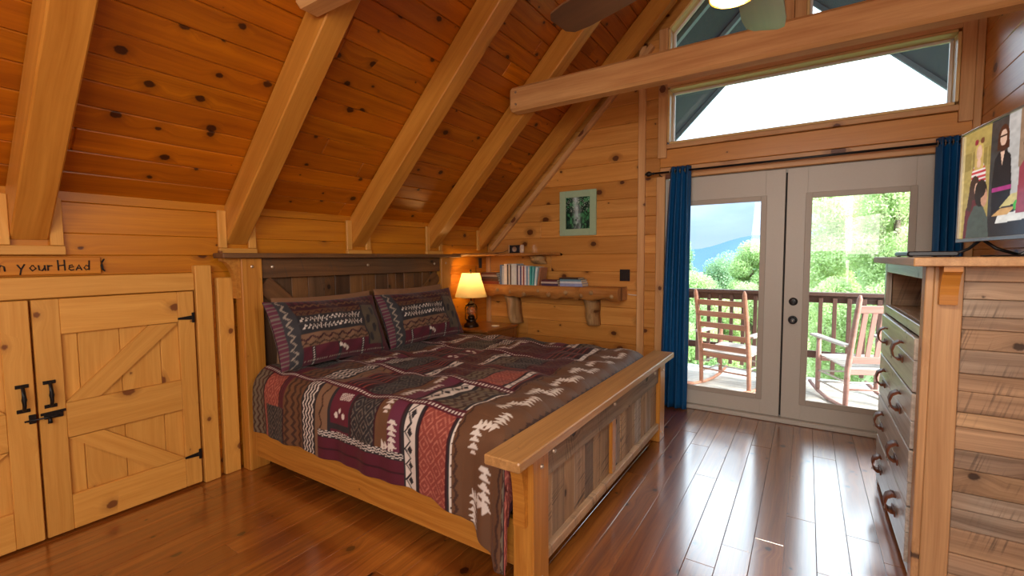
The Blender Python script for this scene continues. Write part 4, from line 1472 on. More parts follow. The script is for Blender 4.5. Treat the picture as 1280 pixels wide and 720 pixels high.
def log_bracket(label, x, w, ztop, zbot, ytop, ybot, taper):
    """half log post standing against the wall under the shelf, bowed face"""
    n = 12
    rws = []
    vs, fs = [], []
    for i in range(n):
        f = i / (n - 1)
        zz = ztop + (zbot - ztop) * f
        cx_ = x + taper * f + .012 * math.sin(f * 6)
        ww = w * (1 - .12 * f + .06 * math.sin(f * 9))
        yf = ytop + (ybot - ytop) * f + .01 * math.sin(f * 8)
        for k in range(9):
            a = math.pi * k / 8
            vs.append((cx_ - ww / 2 * math.cos(a) + .006 * math.sin(3 * a + 7 * f), YE - .003 + (yf - YE + .003) * math.sin(a) ** .8, zz))
    for i in range(n - 1):
        for k in range(8):
            fs.append((i * 9 + k, i * 9 + k + 1, (i + 1) * 9 + k + 1, (i + 1) * 9 + k))
        fs.append((i * 9 + 8, i * 9, (i + 1) * 9, (i + 1) * 9 + 8))
    fs += [tuple(range(9))[::-1], tuple((n - 1) * 9 + k for k in range(9))]
    X = Vector((0, 0, 1)); Z = Vector((0, 1, 0)); Yv = Z.cross(X)
    Mw = Matrix((X, Yv, Z)).transposed().to_4x4(); Mw.translation = (x, YE - .1, (ztop + zbot) / 2)
    inv = Mw.inverted()
    o = mesh('log_bracket', [inv @ Vector(v) for v in vs], fs, M['logbark'], None, Mw, True)
    return tag(o, label, 'bracket', 'log brackets under the book shelf')


log_bracket('peeled log bracket under the left end of the book shelf, above the nightstand', -2.915, .155, 1.016, .694, 4.37, 4.40, .07)
log_bracket('peeled log bracket under the right end of the book shelf', -1.915, .155, 1.016, .735, 4.37, 4.44, .03)

cpts = [(-3.26, 3.84), (-3.2, 3.82), (-3.13, 3.83), (-3.08, 3.88), (-2.98, 4.0), (-2.88, 4.1), (-2.76, 4.2), (-2.64, 4.28), (-2.52, 4.345), (-2.42, 4.385), (-2.34, 4.43), (-2.28, 4.50)]
sh2 = live_slab('corner_shelf', 'thin live edge corner shelf above the lamp', cpts, YE - .045, 1.478, 1.508, M['log'], 'shelf')
tag(log_bracket('x', -2.60, .20, 1.474, 1.385, 4.44, 4.50, .05), 'short gnarled wood bracket under the corner shelf', 'bracket')

# ---- books
books = []


def book(label, x0, z0, w, h, dpt, col, lie=False, lean=0.0, yf=4.33, group='upright books on the log shelf', xw=None):
    t = thing('book', label, 'book', (x0, yf, z0), group)
    Mw = Matrix.Translation((x0, yf, z0)) @ Matrix.Rotation(lean, 4, 'Y')
    W[t] = Mw
    t.matrix_basis = Mw
    mt = M.get('book%s' % (col,))
    if mt is None:
        mt = plain('book_cover_%d' % len(books), srgb(*col), rough=.45, noise=.12, nscale=25)
        M['book%s' % (col,)] = mt
    books.append(t)
    c = .0025
    if lie:
        # lying flat: w = length along x, h = thickness, spine to the front
        cover = [(0, 0, 0), (w, dpt, h)]
        box('cover', t, (0, w), (0, dpt), (0, c), mt, 'x', .0005, Mw)
        box('cover', t, (0, w), (0, dpt), (h - c, h), mt, 'x', .0005, Mw)
        box('spine', t, (0, w), (0, c), (c, h - c), mt, 'x', .0008, Mw)
        box('pages', t, (.004, w - .004), (c + .0003, dpt - .004), (c + .0002, h - c - .0002), M['page'], 'x', .0005, Mw)
    else:
        box('cover', t, (0, c), (0, dpt), (0, h), mt, 'z', .0005, Mw)
        box('cover', t, (w - c, w), (0, dpt), (0, h), mt, 'z', .0005, Mw)
        sp = box('spine', t, (c, w - c), (0, c), (0, h), mt, 'z', .0008, Mw)
        box('pages', t, (c + .0002, w - c - .0002), (c + .0003, dpt - .004), (.004, h - .004), M['page'], 'z', .0005, Mw)
    return t


zsf = 1.1508
lying_l = [(.25, .034, (120, 46, 36), 'red'), (.24, .026, (72, 34, 34), 'dark maroon'), (.235, .024, (58, 44, 52), 'dark grey'), (.225, .022, (150, 140, 140), 'pale grey'), (.22, .024, (84, 40, 36), 'brown red')]
pos = ['bottom', 'second from bottom', 'middle', 'fourth from bottom', 'top']
zz = zsf
for (wd, th, c_, nm), ps in zip(lying_l, pos):
    book('%s book, %s in the stack at the left shelf end' % (nm, ps), -3.235 + R_.uniform(0, .012), zz, wd, th, .16, c_, True, group='book stack at the left end of the shelf')
    zz += th + .0006
ups = [((92, 120, 160), .032, .225, 'blue'), ((176, 190, 206), .026, .215, 'pale blue'), ((226, 226, 222), .040, .235, 'white'), ((54, 48, 54), .020, .228, 'black'), ((206, 200, 190), .020, .23, 'cream'), ((66, 56, 60), .018, .222, 'charcoal'),
       ((196, 208, 218), .072, .236, 'wide pale blue grey'), ((72, 60, 84), .020, .222, 'dark purple'), ((220, 220, 222), .022, .218, 'silver white'), ((84, 84, 132), .022, .212, 'indigo'), ((228, 214, 204), .020, .216, 'ivory'), ((150, 70, 70), .018, .21, 'dull red'), ((232, 230, 232), .024, .214, 'bright white'),
       ((112, 150, 184), .020, .208, 'sky blue'), ((210, 214, 216), .022, .206, 'light grey'), ((70, 170, 170), .022, .208, 'teal'), ((110, 190, 190), .020, .206, 'light turquoise'), ((206, 226, 230), .026, .204, 'ice blue')]
x = -2.965
nms = ['first', 'second', 'third', 'fourth', 'fifth', 'sixth', 'seventh', 'eighth', 'ninth', 'tenth', 'eleventh', 'twelfth', 'thirteenth', 'fourteenth', 'fifteenth', 'sixteenth', 'seventeenth', 'eighteenth']
for i, (c_, wd, h_, nm) in enumerate(ups):
    ln = 0.0 if i < 16 else (.06 if i == 16 else .10)
    if i == 16:
        x += .004
    if i == 17:
        x += .012
    book('%s upright book, %s from the left on the log shelf' % (nm, nms[i]), x, zsf, wd - .001, h_, .15, c_, False, ln)
    x += wd
x += .012
for (c_, wd, h_, nm, ln) in (((170, 120, 90), .02, .20, 'tan', .16),):
    book('tan upright book leaning at the right end of the upright row', x, zsf, wd, h_, .15, c_, False, ln)
lying_m = [(.20, .024, (74, 54, 84), 'purple'), (.20, .020, (196, 180, 170), 'beige'), (.19, .020, (96, 52, 56), 'maroon')]
lying_r = [(.26, .030, (150, 160, 200), 'lavender'), (.25, .022, (214, 218, 224), 'white'), (.24, .020, (110, 150, 170), 'blue green'), (.22, .016, (60, 52, 50), 'black')]
zz = zsf
for (wd, th, c_, nm), ps in zip(lying_m, ('bottom', 'middle', 'top')):
    book('%s paperback, %s of the low stack right of the upright books' % (nm, ps), -2.425 + R_.uniform(0, .008), zz, wd, th, .15, c_, True, group='low book stack in the middle of the shelf')
    zz += th + .0006
zz = zsf
for (wd, th, c_, nm), ps in zip(lying_r, ('bottom', 'second', 'third', 'top')):
    book('%s book, %s of the rightmost stack on the log shelf' % (nm, ps), -2.205 + R_.uniform(0, .012), zz, wd, th, .16, c_, True, group='rightmost book stack on the shelf')
    zz += th + .0006

# clock on the corner shelf
ck = thing('clock', 'small black clock with chrome sides on the corner shelf', 'clock', (-2.80, 4.40, 1.5085))
box('body', ck, (-2.868, -2.732), (4.39, 4.45), (1.5088, 1.598), M['blackp'], 'x', .008)
for x in (-2.878, -2.722):
    box('chrome_side', ck, (x - .006 if x < -2.8 else x - .009, x + .009 if x < -2.8 else x + .006), (4.385, 4.455), (1.5088, 1.602), M['chrome'], 'z', .003)
lathe('face', ck, [(.03, 0), (.03, .004), (0, .004)], (-2.80, 4.3895, 1.553), M['chrome'], 20, Matrix.Rotation(math.pi / 2, 3, 'X'))
tag(tube('power_cord', None, [(-3.2, 4.26, 1.512), (-3.1, 4.3, 1.512), (-2.98, 4.32, 1.513), (-2.93, 4.36, 1.52), (-2.90, 4.41, 1.545), (-2.886, 4.42, 1.55)], .003, M['blackp'], 6), 'thin black cord from the small clock along the corner shelf', 'cord')

# switches, white cord
def plate(label, Mw, n):
    t = thing('switch_plate', label, 'switch', Mw=Mw)
    w = .06 + .046 * (n - 1)
    box('cover_plate', t, (-w / 2, w / 2), (-.006, 0), (-.06, .06), M['blackp'], 'z', .002, Mw)
    for k in range(n):
        cx_ = (k - (n - 1) / 2) * .046
        box('rocker', t, (cx_ - .015, cx_ + .015), (-.010, -.0062), (-.033, .033), M['blackp'], 'z', .003, Mw)
    return t


plate('black double switch plate on the gable wall right of the book shelf', Matrix.Translation((-1.565, YE - .0006, 1.268)), 2)
plate('small dark outlet plate on the knee wall behind the lamp', Matrix.Translation((XL + .0006, 4.40, 1.395)) @ Matrix.Rotation(math.pi / 2, 4, 'Z'), 1)
tag(tube('white_cord', None, [(-1.53, YE - .006, 1.075), (-1.50, YE - .005, 1.070), (-1.46, YE - .005, 1.068), (-1.434, YE - .005, 1.067)], .004, M['white'], 6), 'short white cord on the wall at the right end of the log shelf', 'cord')

# ---- framed picture
pf = thing('framed_picture', 'pale green framed photograph of a forest waterfall on the gable wall', 'picture', (-2.085, YE, 1.93))
fx0, fx1, fz0, fz1, fwid = -2.302, -1.876, 1.690, 2.172, .072
yF = (YE - .024, YE - .001)
box('frame', pf, (fx0, fx0 + fwid), yF, (fz0, fz1), M['frame_green'], 'z', .003)
box('frame', pf, (fx1 - fwid, fx1), yF, (fz0, fz1), M['frame_green'], 'z', .003)
box('frame', pf, (fx0 + fwid, fx1 - fwid), yF, (fz1 - fwid, fz1), M['frame_green'], 'x', .003)
box('frame', pf, (fx0 + fwid, fx1 - fwid), yF, (fz0, fz0 + fwid), M['frame_green'], 'x', .003)
nx, nz = 90, 110
S, T = np.meshgrid(np.linspace(0, 1, nx), np.linspace(0, 1, nz), indexing='ij')


def vnoise(S, T, k, seed):
    r = np.random.RandomState(seed).rand(k + 2, k + 2)
    x, y = S * k, T * k
    i, j = np.floor(x).astype(int), np.floor(y).astype(int)
    f, g = x - i, y - j
    f, g = f * f * (3 - 2 * f), g * g * (3 - 2 * g)
    return r[i, j] * (1 - f) * (1 - g) + r[i + 1, j] * f * (1 - g) + r[i, j + 1] * (1 - f) * g + r[i + 1, j + 1] * f * g


gn_ = .5 * vnoise(S, T, 9, 1) + .3 * vnoise(S, T, 20, 2) + .2 * vnoise(S, T, 42, 3)
pc = np.zeros(S.shape + (3,))
pc[:] = np.array(srgb(10, 44, 34))
pc += np.clip((gn_ - .45) * 5, 0, 1)[..., None] * np.array(srgb(70, 140, 90))
fall = np.exp(-((S - .40 - .10 * (1 - T)) / (.10 + .04 * (1 - T))) ** 2) * (.35 + .65 * vnoise(S, T * .3, 30, 4))
pc = pc * (1 - fall[..., None] * .85) + fall[..., None] * np.array(srgb(196, 216, 220))
spk = (vnoise(S, T, 60, 5) > .80) & (T > .55)
pc[spk] = np.array(srgb(210, 226, 214))
rock = (T < .35) & (vnoise(S, T, 14, 6) > .55)
pc[rock] = pc[rock] * .25 + np.array(srgb(30, 50, 46))
Pp = np.stack([fx0 + fwid - .004 + S * (fx1 - fx0 - 2 * fwid + .008), np.full_like(S, YE - .008), fz0 + fwid - .004 + T * (fz1 - fz0 - 2 * fwid + .008)], -1)
grid_print('print', pf, Pp[::-1].copy(), pc[::-1].copy(), M['picture'])

# ================================================================== CURTAINS
rod = thing('curtain_rod', 'black curtain rod with turned finial over the balcony doors', 'curtain rod', (-1.3, 4.44, 2.245))
tube('rod', rod, [(-1.245, 4.445, 2.247), (0, 4.445, 2.247), (.95, 4.445, 2.247)], .0095, M['black'], 10)
lathe('finial', rod, [(0, 0), (.010, .002), (.014, .012), (.009, .02), (.012, .03), (.024, .045), (.027, .06), (.020, .075), (.010, .082), (.012, .09), (0, .094)], (-1.245, 4.445, 2.247), M['black'], 14, Matrix.Rotation(-math.pi / 2, 3, 'Y'))
for x in (-1.20, .93):
    tube('bracket', rod, [(x, 4.445, 2.232), (x, 4.47, 2.224), (x, YE - .03, 2.224)], .006, M['black'], 8)


def curtain(label, x0t, x1t, x0b, x1b, nf, yc):
    n, mz = 90, 40
    s = np.linspace(0, 1, n); t = np.linspace(0, 1, mz)
    S, T = np.meshgrid(s, t, indexing='ij')
    X = (x0t + (x1t - x0t) * S) * (1 - T ** .8) + (x0b + (x1b - x0b) * S) * T ** .8
    X = X + .006 * np.sin(S * nf * 4 * math.pi + 1)
    Z = 2.288 - T * 2.278
    amp = .034 * (1 - .25 * T)
    Y = yc + amp * np.sin(S * nf * 2 * math.pi + .6 + .5 * np.sin(T * 3)) + .006 * np.sin(T * 9 + S * 20)
    o = grid_print('curtain', None, np.stack([X, Y, Z], -1), np.zeros(S.shape + (3,)), M['curtain'])
    sl = o.modifiers.new('thickness', 'SOLIDIFY'); sl.thickness = .004
    tag(o, label, 'curtain', 'blue curtains at the balcony doors')
    for k in range(nf * 2):
        xk = x0t + (x1t - x0t) * (k + .25) / (nf * 2)
        rr_ = .021
        tube('grommet', o, [(xk, yc + rr_ * math.cos(a), 2.247 + rr_ * math.sin(a)) for a in [i * math.pi / 8 for i in range(17)]], .004, M['nickel'], 6)
    return o


curtain('blue curtain panel hanging left of the balcony doors beside the footboard', -1.105, -.925, -1.19, -.925, 4, 4.445)
curtain('blue curtain panel hanging right of the balcony doors behind the television', .755, .915, .765, .93, 4, 4.445)

# ================================================================== DRESSER
DX_, DXB = .415, .965
DY0, DY1 = 2.52, 3.68
dz1 = 1.405
ds = thing('dresser', 'tall rustic chest of drawers in mixed barn wood under the television', 'dresser', ((DX_ + DXB) / 2, (DY0 + DY1) / 2, 0))
box('top_board', ds, (DX_ - .052, DXB + .02), (DY0 - .09, DY1 + .085), (dz1 + .001, dz1 + .037), M['dresser_post'], 'y', .004)
# near side: corner post, panel stile, boards
box('corner_post', ds, (DX_ + .001, DX_ + .028), (DY0, DY0 + .07), (.001, dz1), M['dresser_post'], 'z', .003)
box('side_stile', ds, (DX_ + .029, DX_ + .118), (DY0 + .001, DY0 + .028), (.001, dz1), M['dresser_post'], 'z', .003)
box('side_stile', ds, (DXB - .06, DXB), (DY0 + .001, DY0 + .028), (.001, dz1), M['dresser_post'], 'z', .003)
box('side_rail', ds, (DX_ + .119, DXB - .061), (DY0 + .001, DY0 + .028), (1.345, dz1), M['barn_lite'], 'x', .003)
z = 1.344
i = 0
hs = [.072, .070, .052, .082, .098, .075, .088, .060, .095, .080, .10, .07, .085, .11, .09, .1, .1]
while z > .08:
    h_ = hs[i % len(hs)]
    zb_ = max(z - h_, .06)
    dy = R_.uniform(-.004, .003)
    box('side_board', ds, (DX_ + .119, DXB - .061), (DY0 + .010 + dy, DY0 + .028 + dy), (zb_ + .0008, z - .0008), M['barn_lite'], 'x', .003)
    z = zb_
    i += 1
mesh('corbel', [(p[0], p[1], p[2]) for x in (DX_ + .042, DX_ + .098) for p in ((x, DY0 + .0005, dz1), (x, DY0 - .075, dz1), (x, DY0 - .075, dz1 - .02), (x, DY0 - .055, dz1 - .035), (x, DY0 - .034, dz1 - .075), (x, DY0 - .026, dz1 - .115), (x, DY0 - .024, dz1 - .155), (x, DY0 + .0005, dz1 - .155))],
     [tuple(range(8)), tuple(range(8, 16))[::-1]] + [(i, 8 + i, 8 + (i + 1) % 8, (i + 1) % 8) for i in range(8)], M['bed'], ds)
# far side, back
box('side_board', ds, (DX_ + .03, DXB), (DY1 - .028, DY1 - .001), (.001, dz1), M['barn_lite'], 'z', .003)
box('back_board', ds, (DXB - .02, DXB - .001), (DY0 + .03, DY1 - .03), (.06, dz1 - .001), M['barn_lite'], 'z', .002)
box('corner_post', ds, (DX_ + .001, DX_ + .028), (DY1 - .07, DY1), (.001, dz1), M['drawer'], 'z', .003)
# front: top rail, cubby, rails, drawers
fy0, fy1 = DY0 + .071, DY1 - .071
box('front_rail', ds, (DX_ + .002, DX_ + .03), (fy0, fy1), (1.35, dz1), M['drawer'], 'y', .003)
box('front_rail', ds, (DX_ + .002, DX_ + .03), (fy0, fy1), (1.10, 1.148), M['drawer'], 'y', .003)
box('cubby_shelf', ds, (DX_ + .031, DXB - .022), (DY0 + .03, DY1 - .03), (1.124, 1.1475), M['barn'], 'y', .002)
box('cubby_side', ds, (DX_ + .031, DXB - .022), (DY1 - .085, DY1 - .0295), (1.148, dz1 - .001), M['barn_lite'], 'x', .002)
box('cubby_side', ds, (DX_ + .031, DXB - .022), (DY0 + .0295, DY0 + .07), (1.148, dz1 - .001), M['barn_lite'], 'x', .002)
box('cubby_back', ds, (DXB - .05, DXB - .023), (DY0 + .072, DY1 - .087), (1.148, dz1 - .001), M['barn'], 'y', .002)
zs = [.075, .335, .595, .85, 1.095]
for k in range(4):
    za, zb_ = zs[k] + .004, zs[k + 1] - .004
    d = bpy.data.objects.new('drawer', None)
    place(d, ds, Matrix.Translation((DX_, (fy0 + fy1) / 2, za)))
    zm = (za + zb_) / 2 + R_.uniform(-.02, .02)
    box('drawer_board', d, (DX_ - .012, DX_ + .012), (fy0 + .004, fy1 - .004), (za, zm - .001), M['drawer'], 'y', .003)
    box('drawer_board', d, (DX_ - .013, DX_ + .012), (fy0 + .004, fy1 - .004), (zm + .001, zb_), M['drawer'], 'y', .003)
    box('drawer_box', d, (DX_ + .013, DXB - .03), (fy0 + .02, fy1 - .02), (za + .02, zb_ - .03), M['barn'], 'x', .002)
    zc = (za + zb_) / 2 + .0
    for yc in (2.875, 3.385):
        # leather strap looped over a stud
        prof = []
        xo = DX_ - .0135
        pts = [(xo, .058), (xo - .012, .060), (xo - .032, .046), (xo - .040, .018), (xo - .034, -.012), (xo - .018, -.026), (xo - .004, -.024)]
        hw = .078
        vs, fs = [], []
        for (xx, dz_) in pts:
            vs += [(xx, yc - hw / 2, zc + dz_), (xx, yc + hw / 2, zc + dz_)]
        n = len(pts)
        fs = [(2 * i, 2 * i + 1, 2 * i + 3, 2 * i + 2) for i in range(n - 1)]
        ho = mesh('handle', vs, fs, M['leather'], d, None, True)
        s_ = ho.modifiers.new('thickness', 'SOLIDIFY'); s_.thickness = .005; s_.offset = 0
        box('tab', d, (xo - .006, xo - .0005), (yc - .05, yc + .05), (zc - .036, zc - .008), M['leather'], 'y', .002)
        lathe('rivet', d, [(.008, 0), (.008, .002), (.004, .005), (0, .0055)], (xo - .0365, yc, zc - .018), M['nickel'], 10, Matrix.Rotation(-math.pi / 2, 3, 'Y'))
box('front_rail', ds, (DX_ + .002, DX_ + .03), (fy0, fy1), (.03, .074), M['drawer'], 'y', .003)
for k in (1, 2, 3):
    box('front_rail', ds, (DX_ + .013, DX_ + .03), (fy0, fy1), (zs[k] - .003, zs[k] + .003), M['barn'], 'y', .001)

dtop = dz1 + .0375
# ---- TV
ang = .15
td = Vector((-math.sin(ang), math.cos(ang), 0))        # towards the far end
tnr = Vector((-math.cos(ang), -math.sin(ang), 0))      # screen normal
far_ = Vector((.66, 3.30, 1.516))
TW, TH = .96, .556
ctr = far_ - td * (TW / 2)
tv = thing('television', 'flat screen television with a lit picture on top of the dresser', 'television', (ctr.x, ctr.y, dtop))
Xa = -td          # screen left (far) to right (near)
Mt = Matrix((Xa, -tnr, Vector((0, 0, 1)))).transposed().to_4x4()      # local x across, y away from the viewer, z up
Mt.translation = far_
bz = .010
box('bezel', tv, (0, TW), (-.006, .012), (0, bz + .008), M['nickel'], 'x', .002, Mt)
box('bezel', tv, (0, TW), (-.006, .012), (TH - bz, TH), M['nickel'], 'x', .002, Mt)
box('bezel', tv, (0, bz), (-.006, .012), (bz + .008, TH - bz), M['nickel'], 'z', .002, Mt)
box('bezel', tv, (TW - bz, TW), (-.006, .012), (bz + .008, TH - bz), M['nickel'], 'z', .002, Mt)
box('back_shell', tv, (.004, TW - .004), (.0125, .05), (.004, TH - .004), M['blackp'], 'x', .012, Mt)
for xk in (.20, .76):
    for s_ in (-1, 1):
        tube('foot', tv, [Mt @ Vector((xk, .02, .012)), Mt @ Vector((xk + .01, .02 + s_ * .05, -.035)), Mt @ Vector((xk + .03, .02 + s_ * .12, dtop - far_.z + .008))], .0075, M['blackp'], 8)
nx, nz = 240, 140
S, T = np.meshgrid(np.linspace(0, 1, nx), np.linspace(0, 1, nz), indexing='ij')      # T up
px_, pz_ = S * TW, T * TH
A = np.zeros(S.shape + (3,))


def paint(mask, rgb, k=1.0):
    A[mask] = np.array(srgb(*rgb)) * k


def ell(cx, cz, rx, rz):
    return ((px_ - cx) / rx) ** 2 + ((pz_ - cz) / rz) ** 2 < 1


def poly_mask(pts):
    ins = np.zeros(S.shape, bool)
    n = len(pts)
    for i in range(n):
        (x1, z1), (x2, z2) = pts[i], pts[(i + 1) % n]
        c_ = ((z1 > pz_) != (z2 > pz_)) & (px_ < (x2 - x1) * (pz_ - z1) / (z2 - z1 + 1e-9) + x1)
        ins ^= c_
    return ins


paint(S > -1, (176, 150, 84))
paint(px_ > .27, (62, 60, 58))
paint(px_ > .41, (190, 184, 178))
paint((px_ > .0) & (px_ < .27) & (pz_ > .36) & (np.abs(((px_ - .02) / .075) % 1 - .5) < .42) & (pz_ < .45), (150, 126, 66))
paint((px_ > .50) & (px_ < .60) & (pz_ > .30), (150, 120, 96))
# standing blonde figure in a red and white striped top
paint(poly_mask([(.09, .22), (.10, .34), (.13, .385), (.20, .385), (.235, .34), (.24, .22)]), (232, 214, 206))
paint(poly_mask([(.09, .22), (.10, .34), (.13, .385), (.20, .385), (.235, .34), (.24, .22)]) & (((pz_ / .022) % 1) < .5), (196, 60, 66))
paint(ell(.165, .43, .043, .062), (206, 172, 96)); paint(poly_mask([(.125, .43), (.12, .35), (.21, .35), (.205, .43)]), (200, 164, 92)); paint(ell(.165, .435, .026, .038), (222, 176, 146)); paint(ell(.165, .38, .02, .022), (222, 176, 146))
paint(ell(.135, .492, .018, .016), (150, 50, 60)); paint(ell(.19, .492, .018, .016), (120, 70, 50))
# standing dark haired figure in a black cardigan
paint(poly_mask([(.305, .08), (.295, .25), (.31, .37), (.345, .40), (.40, .40), (.44, .37), (.455, .24), (.45, .08)]), (24, 24, 30))
paint(poly_mask([(.355, .40), (.39, .40), (.373, .33)]), (222, 178, 152)); paint(ell(.375, .46, .046, .062), (72, 40, 30)); paint(poly_mask([(.33, .46), (.325, .405), (.425, .405), (.42, .46)]), (72, 40, 30)); paint(ell(.374, .462, .027, .038), (226, 182, 156)); paint((np.abs(pz_ - .47) < .005) & (np.abs(px_ - .374) < .026), (20, 16, 16))
paint((np.abs(pz_ - .225) < .009) & (px_ > .298) & (px_ < .454), (170, 50, 120))
# desk with papers
paint(poly_mask([(.26, .0), (.28, .10), (.45, .16), (.96, .19), (.96, 0)]), (40, 36, 36))
paint(poly_mask([(.37, .135), (.46, .19), (.66, .20), (.64, .15)]), (206, 186, 120)); paint(poly_mask([(.34, .06), (.36, .10), (.60, .115), (.60, .07)]), (226, 220, 210)); paint(poly_mask([(.31, .10), (.38, .13), (.5, .13), (.44, .10)]), (210, 160, 100))
paint(ell(.50, .135, .022, .022), (70, 170, 60))
# seated figure with brown hair in maroon
paint(poly_mask([(.04, .0), (.055, .15), (.10, .21), (.17, .20), (.2, .0)]), (96, 34, 40)); paint(ell(.135, .26, .048, .062), (66, 42, 32)); paint(poly_mask([(.09, .27), (.065, .15), (.11, .14), (.13, .25)]), (66, 42, 32)); paint(ell(.158, .25, .022, .034), (214, 166, 138))
# seated dark haired figure in grey green
paint(poly_mask([(.07, .0), (.085, .10), (.14, .165), (.22, .165), (.27, .10), (.29, .0)]), (76, 84, 76)); paint(ell(.20, .225, .058, .068), (34, 26, 22)); paint(ell(.232, .20, .030, .045), (196, 142, 112)); paint(ell(.195, .245, .05, .045), (34, 26, 22))
# wall art at the far right, another figure
paint(ell(.58, .40, .05, .07), (60, 44, 38)); paint(ell(.58, .40, .03, .045), (218, 172, 146)); paint(poly_mask([(.5, .1), (.51, .30), (.55, .335), (.62, .335), (.66, .30), (.67, .1)]), (150, 60, 72))
paint((px_ > .72) & (px_ < .9) & (pz_ > .3) & (pz_ < .5), (150, 170, 190))
A *= (.85 + .3 * vnoise(S, T, 40, 9))[..., None]
loc = np.stack([bz + S * (TW - 2 * bz), np.full_like(S, .004), bz + .008 + T * (TH - 2 * bz - .008)], -1)
grid_print('screen', tv, loc, A, M['screen'], Mt, False)

mb = thing('media_box', 'slim black media box lying on the left front edge of the dresser top', 'media player', (.46, 2.95, dtop))
box('case', mb, (.385, .56), (2.74, 3.10), (dtop + .004, dtop + .026), M['blackp'], 'y', .005)
for (x, y) in ((.40, 2.76), (.54, 2.76), (.40, 3.08), (.54, 3.08)):
    lathe('foot', mb, [(.008, 0), (.008, .004), (0, .004)], (x, y, dtop + .0003), M['blackp'], 10)
tag(tube('tv_cable', None, [(.60, 2.62, dtop + .004), (.66, 2.70, dtop + .005), (.70, 2.84, dtop + .004), (.78, 2.95, dtop + .005), (.86, 3.02, dtop + .004)], .0035, M['blackp'], 6), 'black cable lying on the dresser top under the television', 'cord')

# ================================================================== CEILING FAN
FXc, FYc, FZ = -.157, 1.345, 2.30
fan = thing('ceiling_fan', 'ceiling fan with dark wood blades and lit glass shades at the top edge', 'ceiling fan', (FXc, FYc, 2.7))
lathe('canopy', fan, [(.03, 2.62), (.06, 2.66), (.07, 2.702), (0, 2.702)], (FXc, FYc, 0), M['bronze'], 20)
tube('downrod', fan, [(FXc, FYc, 2.42), (FXc, FYc, 2.55), (FXc, FYc, 2.63)], .013, M['bronze'], 10)
lathe('motor', fan, [(0, 2.21), (.05, 2.215), (.09, 2.25), (.115, 2.29), (.118, 2.34), (.09, 2.38), (.05, 2.41), (.02, 2.43), (0, 2.43)], (FXc, FYc, 0), M['bronze'], 28)
a0 = math.atan2(2.014 - FYc, -.157 - FXc)
for k in range(5):
    a = a0 + k * 2 * math.pi / 5
    Mb = Matrix.Translation((FXc, FYc, FZ)) @ Matrix.Rotation(a, 4, 'Z') @ Matrix.Rotation(math.radians(11), 4, 'X')
    pl = []
    for (x, w) in ((.17, .048), (.22, .058), (.40, .068), (.58, .072), (.645, .064), (.668, .040)):
        pl.append((x, w))
    poly = [(x, w) for x, w in pl][::-1] + [(x, -w) for x, w in pl]
    b_ = prism('blade', fan, poly[::-1], .008, Mb, M['blade_dark'])
    bar('blade_iron', b_, (.10, 0, -.006), (.24, 0, -.006), .032, .008, (0, 0, 1), M['bronze'], .002, Mb)
for k in range(4):
    a = a0 + math.radians(200) + k * math.pi / 2
    dx_, dy_ = math.cos(a), math.sin(a)
    c0 = Vector((FXc + dx_ * .11, FYc + dy_ * .11, 2.262))
    tube('lamp_arm', fan, [(FXc + dx_ * .04, FYc + dy_ * .04, 2.24), (FXc + dx_ * .08, FYc + dy_ * .08, 2.285), (FXc + dx_ * .11, FYc + dy_ * .11, 2.272)], .009, M['bronze'], 8)
    lathe('socket', fan, [(.02, .02), (.022, 0), (.018, -.02), (0, -.02)][::-1], c0, M['bronze'], 14)
    vs, fs = lathe_data([(.022, .0), (.032, -.012), (.045, -.035), (.056, -.065), (.062, -.085)], 24)
    mesh('glass_shade', vs, fs[:96], M['fan_glass'], fan, Matrix.Translation(c0), True)
    tube('shade_rim', fan, [c0 + Vector((.062 * math.cos(t_), .062 * math.sin(t_), -.086)) for t_ in [i * math.pi / 10 for i in range(21)]], .0025, M['gold'], 6)
    lathe('bulb', fan, [(.010, -.02), (.020, -.04), (.022, -.052), (.014, -.068), (0, -.072)][::-1], c0, M['bulb'], 14)
    light('fan_lamp_light', 'POINT', c0 + Vector((0, 0, -.10)), 9, (1.0, .88, .70), size=.03)

# ================================================================== OUTSIDE
deck = struct(mesh('floor_deck', [(-4, YE + .15, -.12), (4, YE + .15, -.12), (4, 6.75, -.12), (-4, 6.75, -.12), (-4, YE + .15, -.085), (4, YE + .15, -.085), (4, 6.75, -.085), (-4, 6.75, -.085)],
                   [(3, 2, 1, 0), (4, 5, 6, 7), (0, 1, 5, 4), (1, 2, 6, 5), (2, 3, 7, 6), (3, 0, 4, 7)], M['deck']))
y = YE + .16
while y < 6.7:
    box('plank', deck, (-4, 4), (y, y + .135), (-.083, -.05), M['deck'], 'x', .004)
    y += .142
rl_ = thing('deck_railing', 'dark brown deck railing with square balusters outside the doors', 'railing', (0, 6.5, -.05))
box('top_rail', rl_, (-4, 4), (6.43, 6.57), (.985, 1.025), M['railing'], 'x', .004)
box('upper_rail', rl_, (-4, 4), (6.485, 6.52), (.90, .984), M['railing'], 'x', .003)
box('lower_rail', rl_, (-4, 4), (6.485, 6.52), (.235, .32), M['railing'], 'x', .003)
x = -3.95
while x < 3.95:
    box('baluster', rl_, (x, x + .042), (6.442, 6.484), (.06, .96), M['railing'], 'z', .003)
    x += .136
for x in (-3.0, -1.55, 1.4, 3.0):
    box('post', rl_, (x, x + .09), (6.521, 6.61), (-.049, .984), M['railing'], 'z', .004)


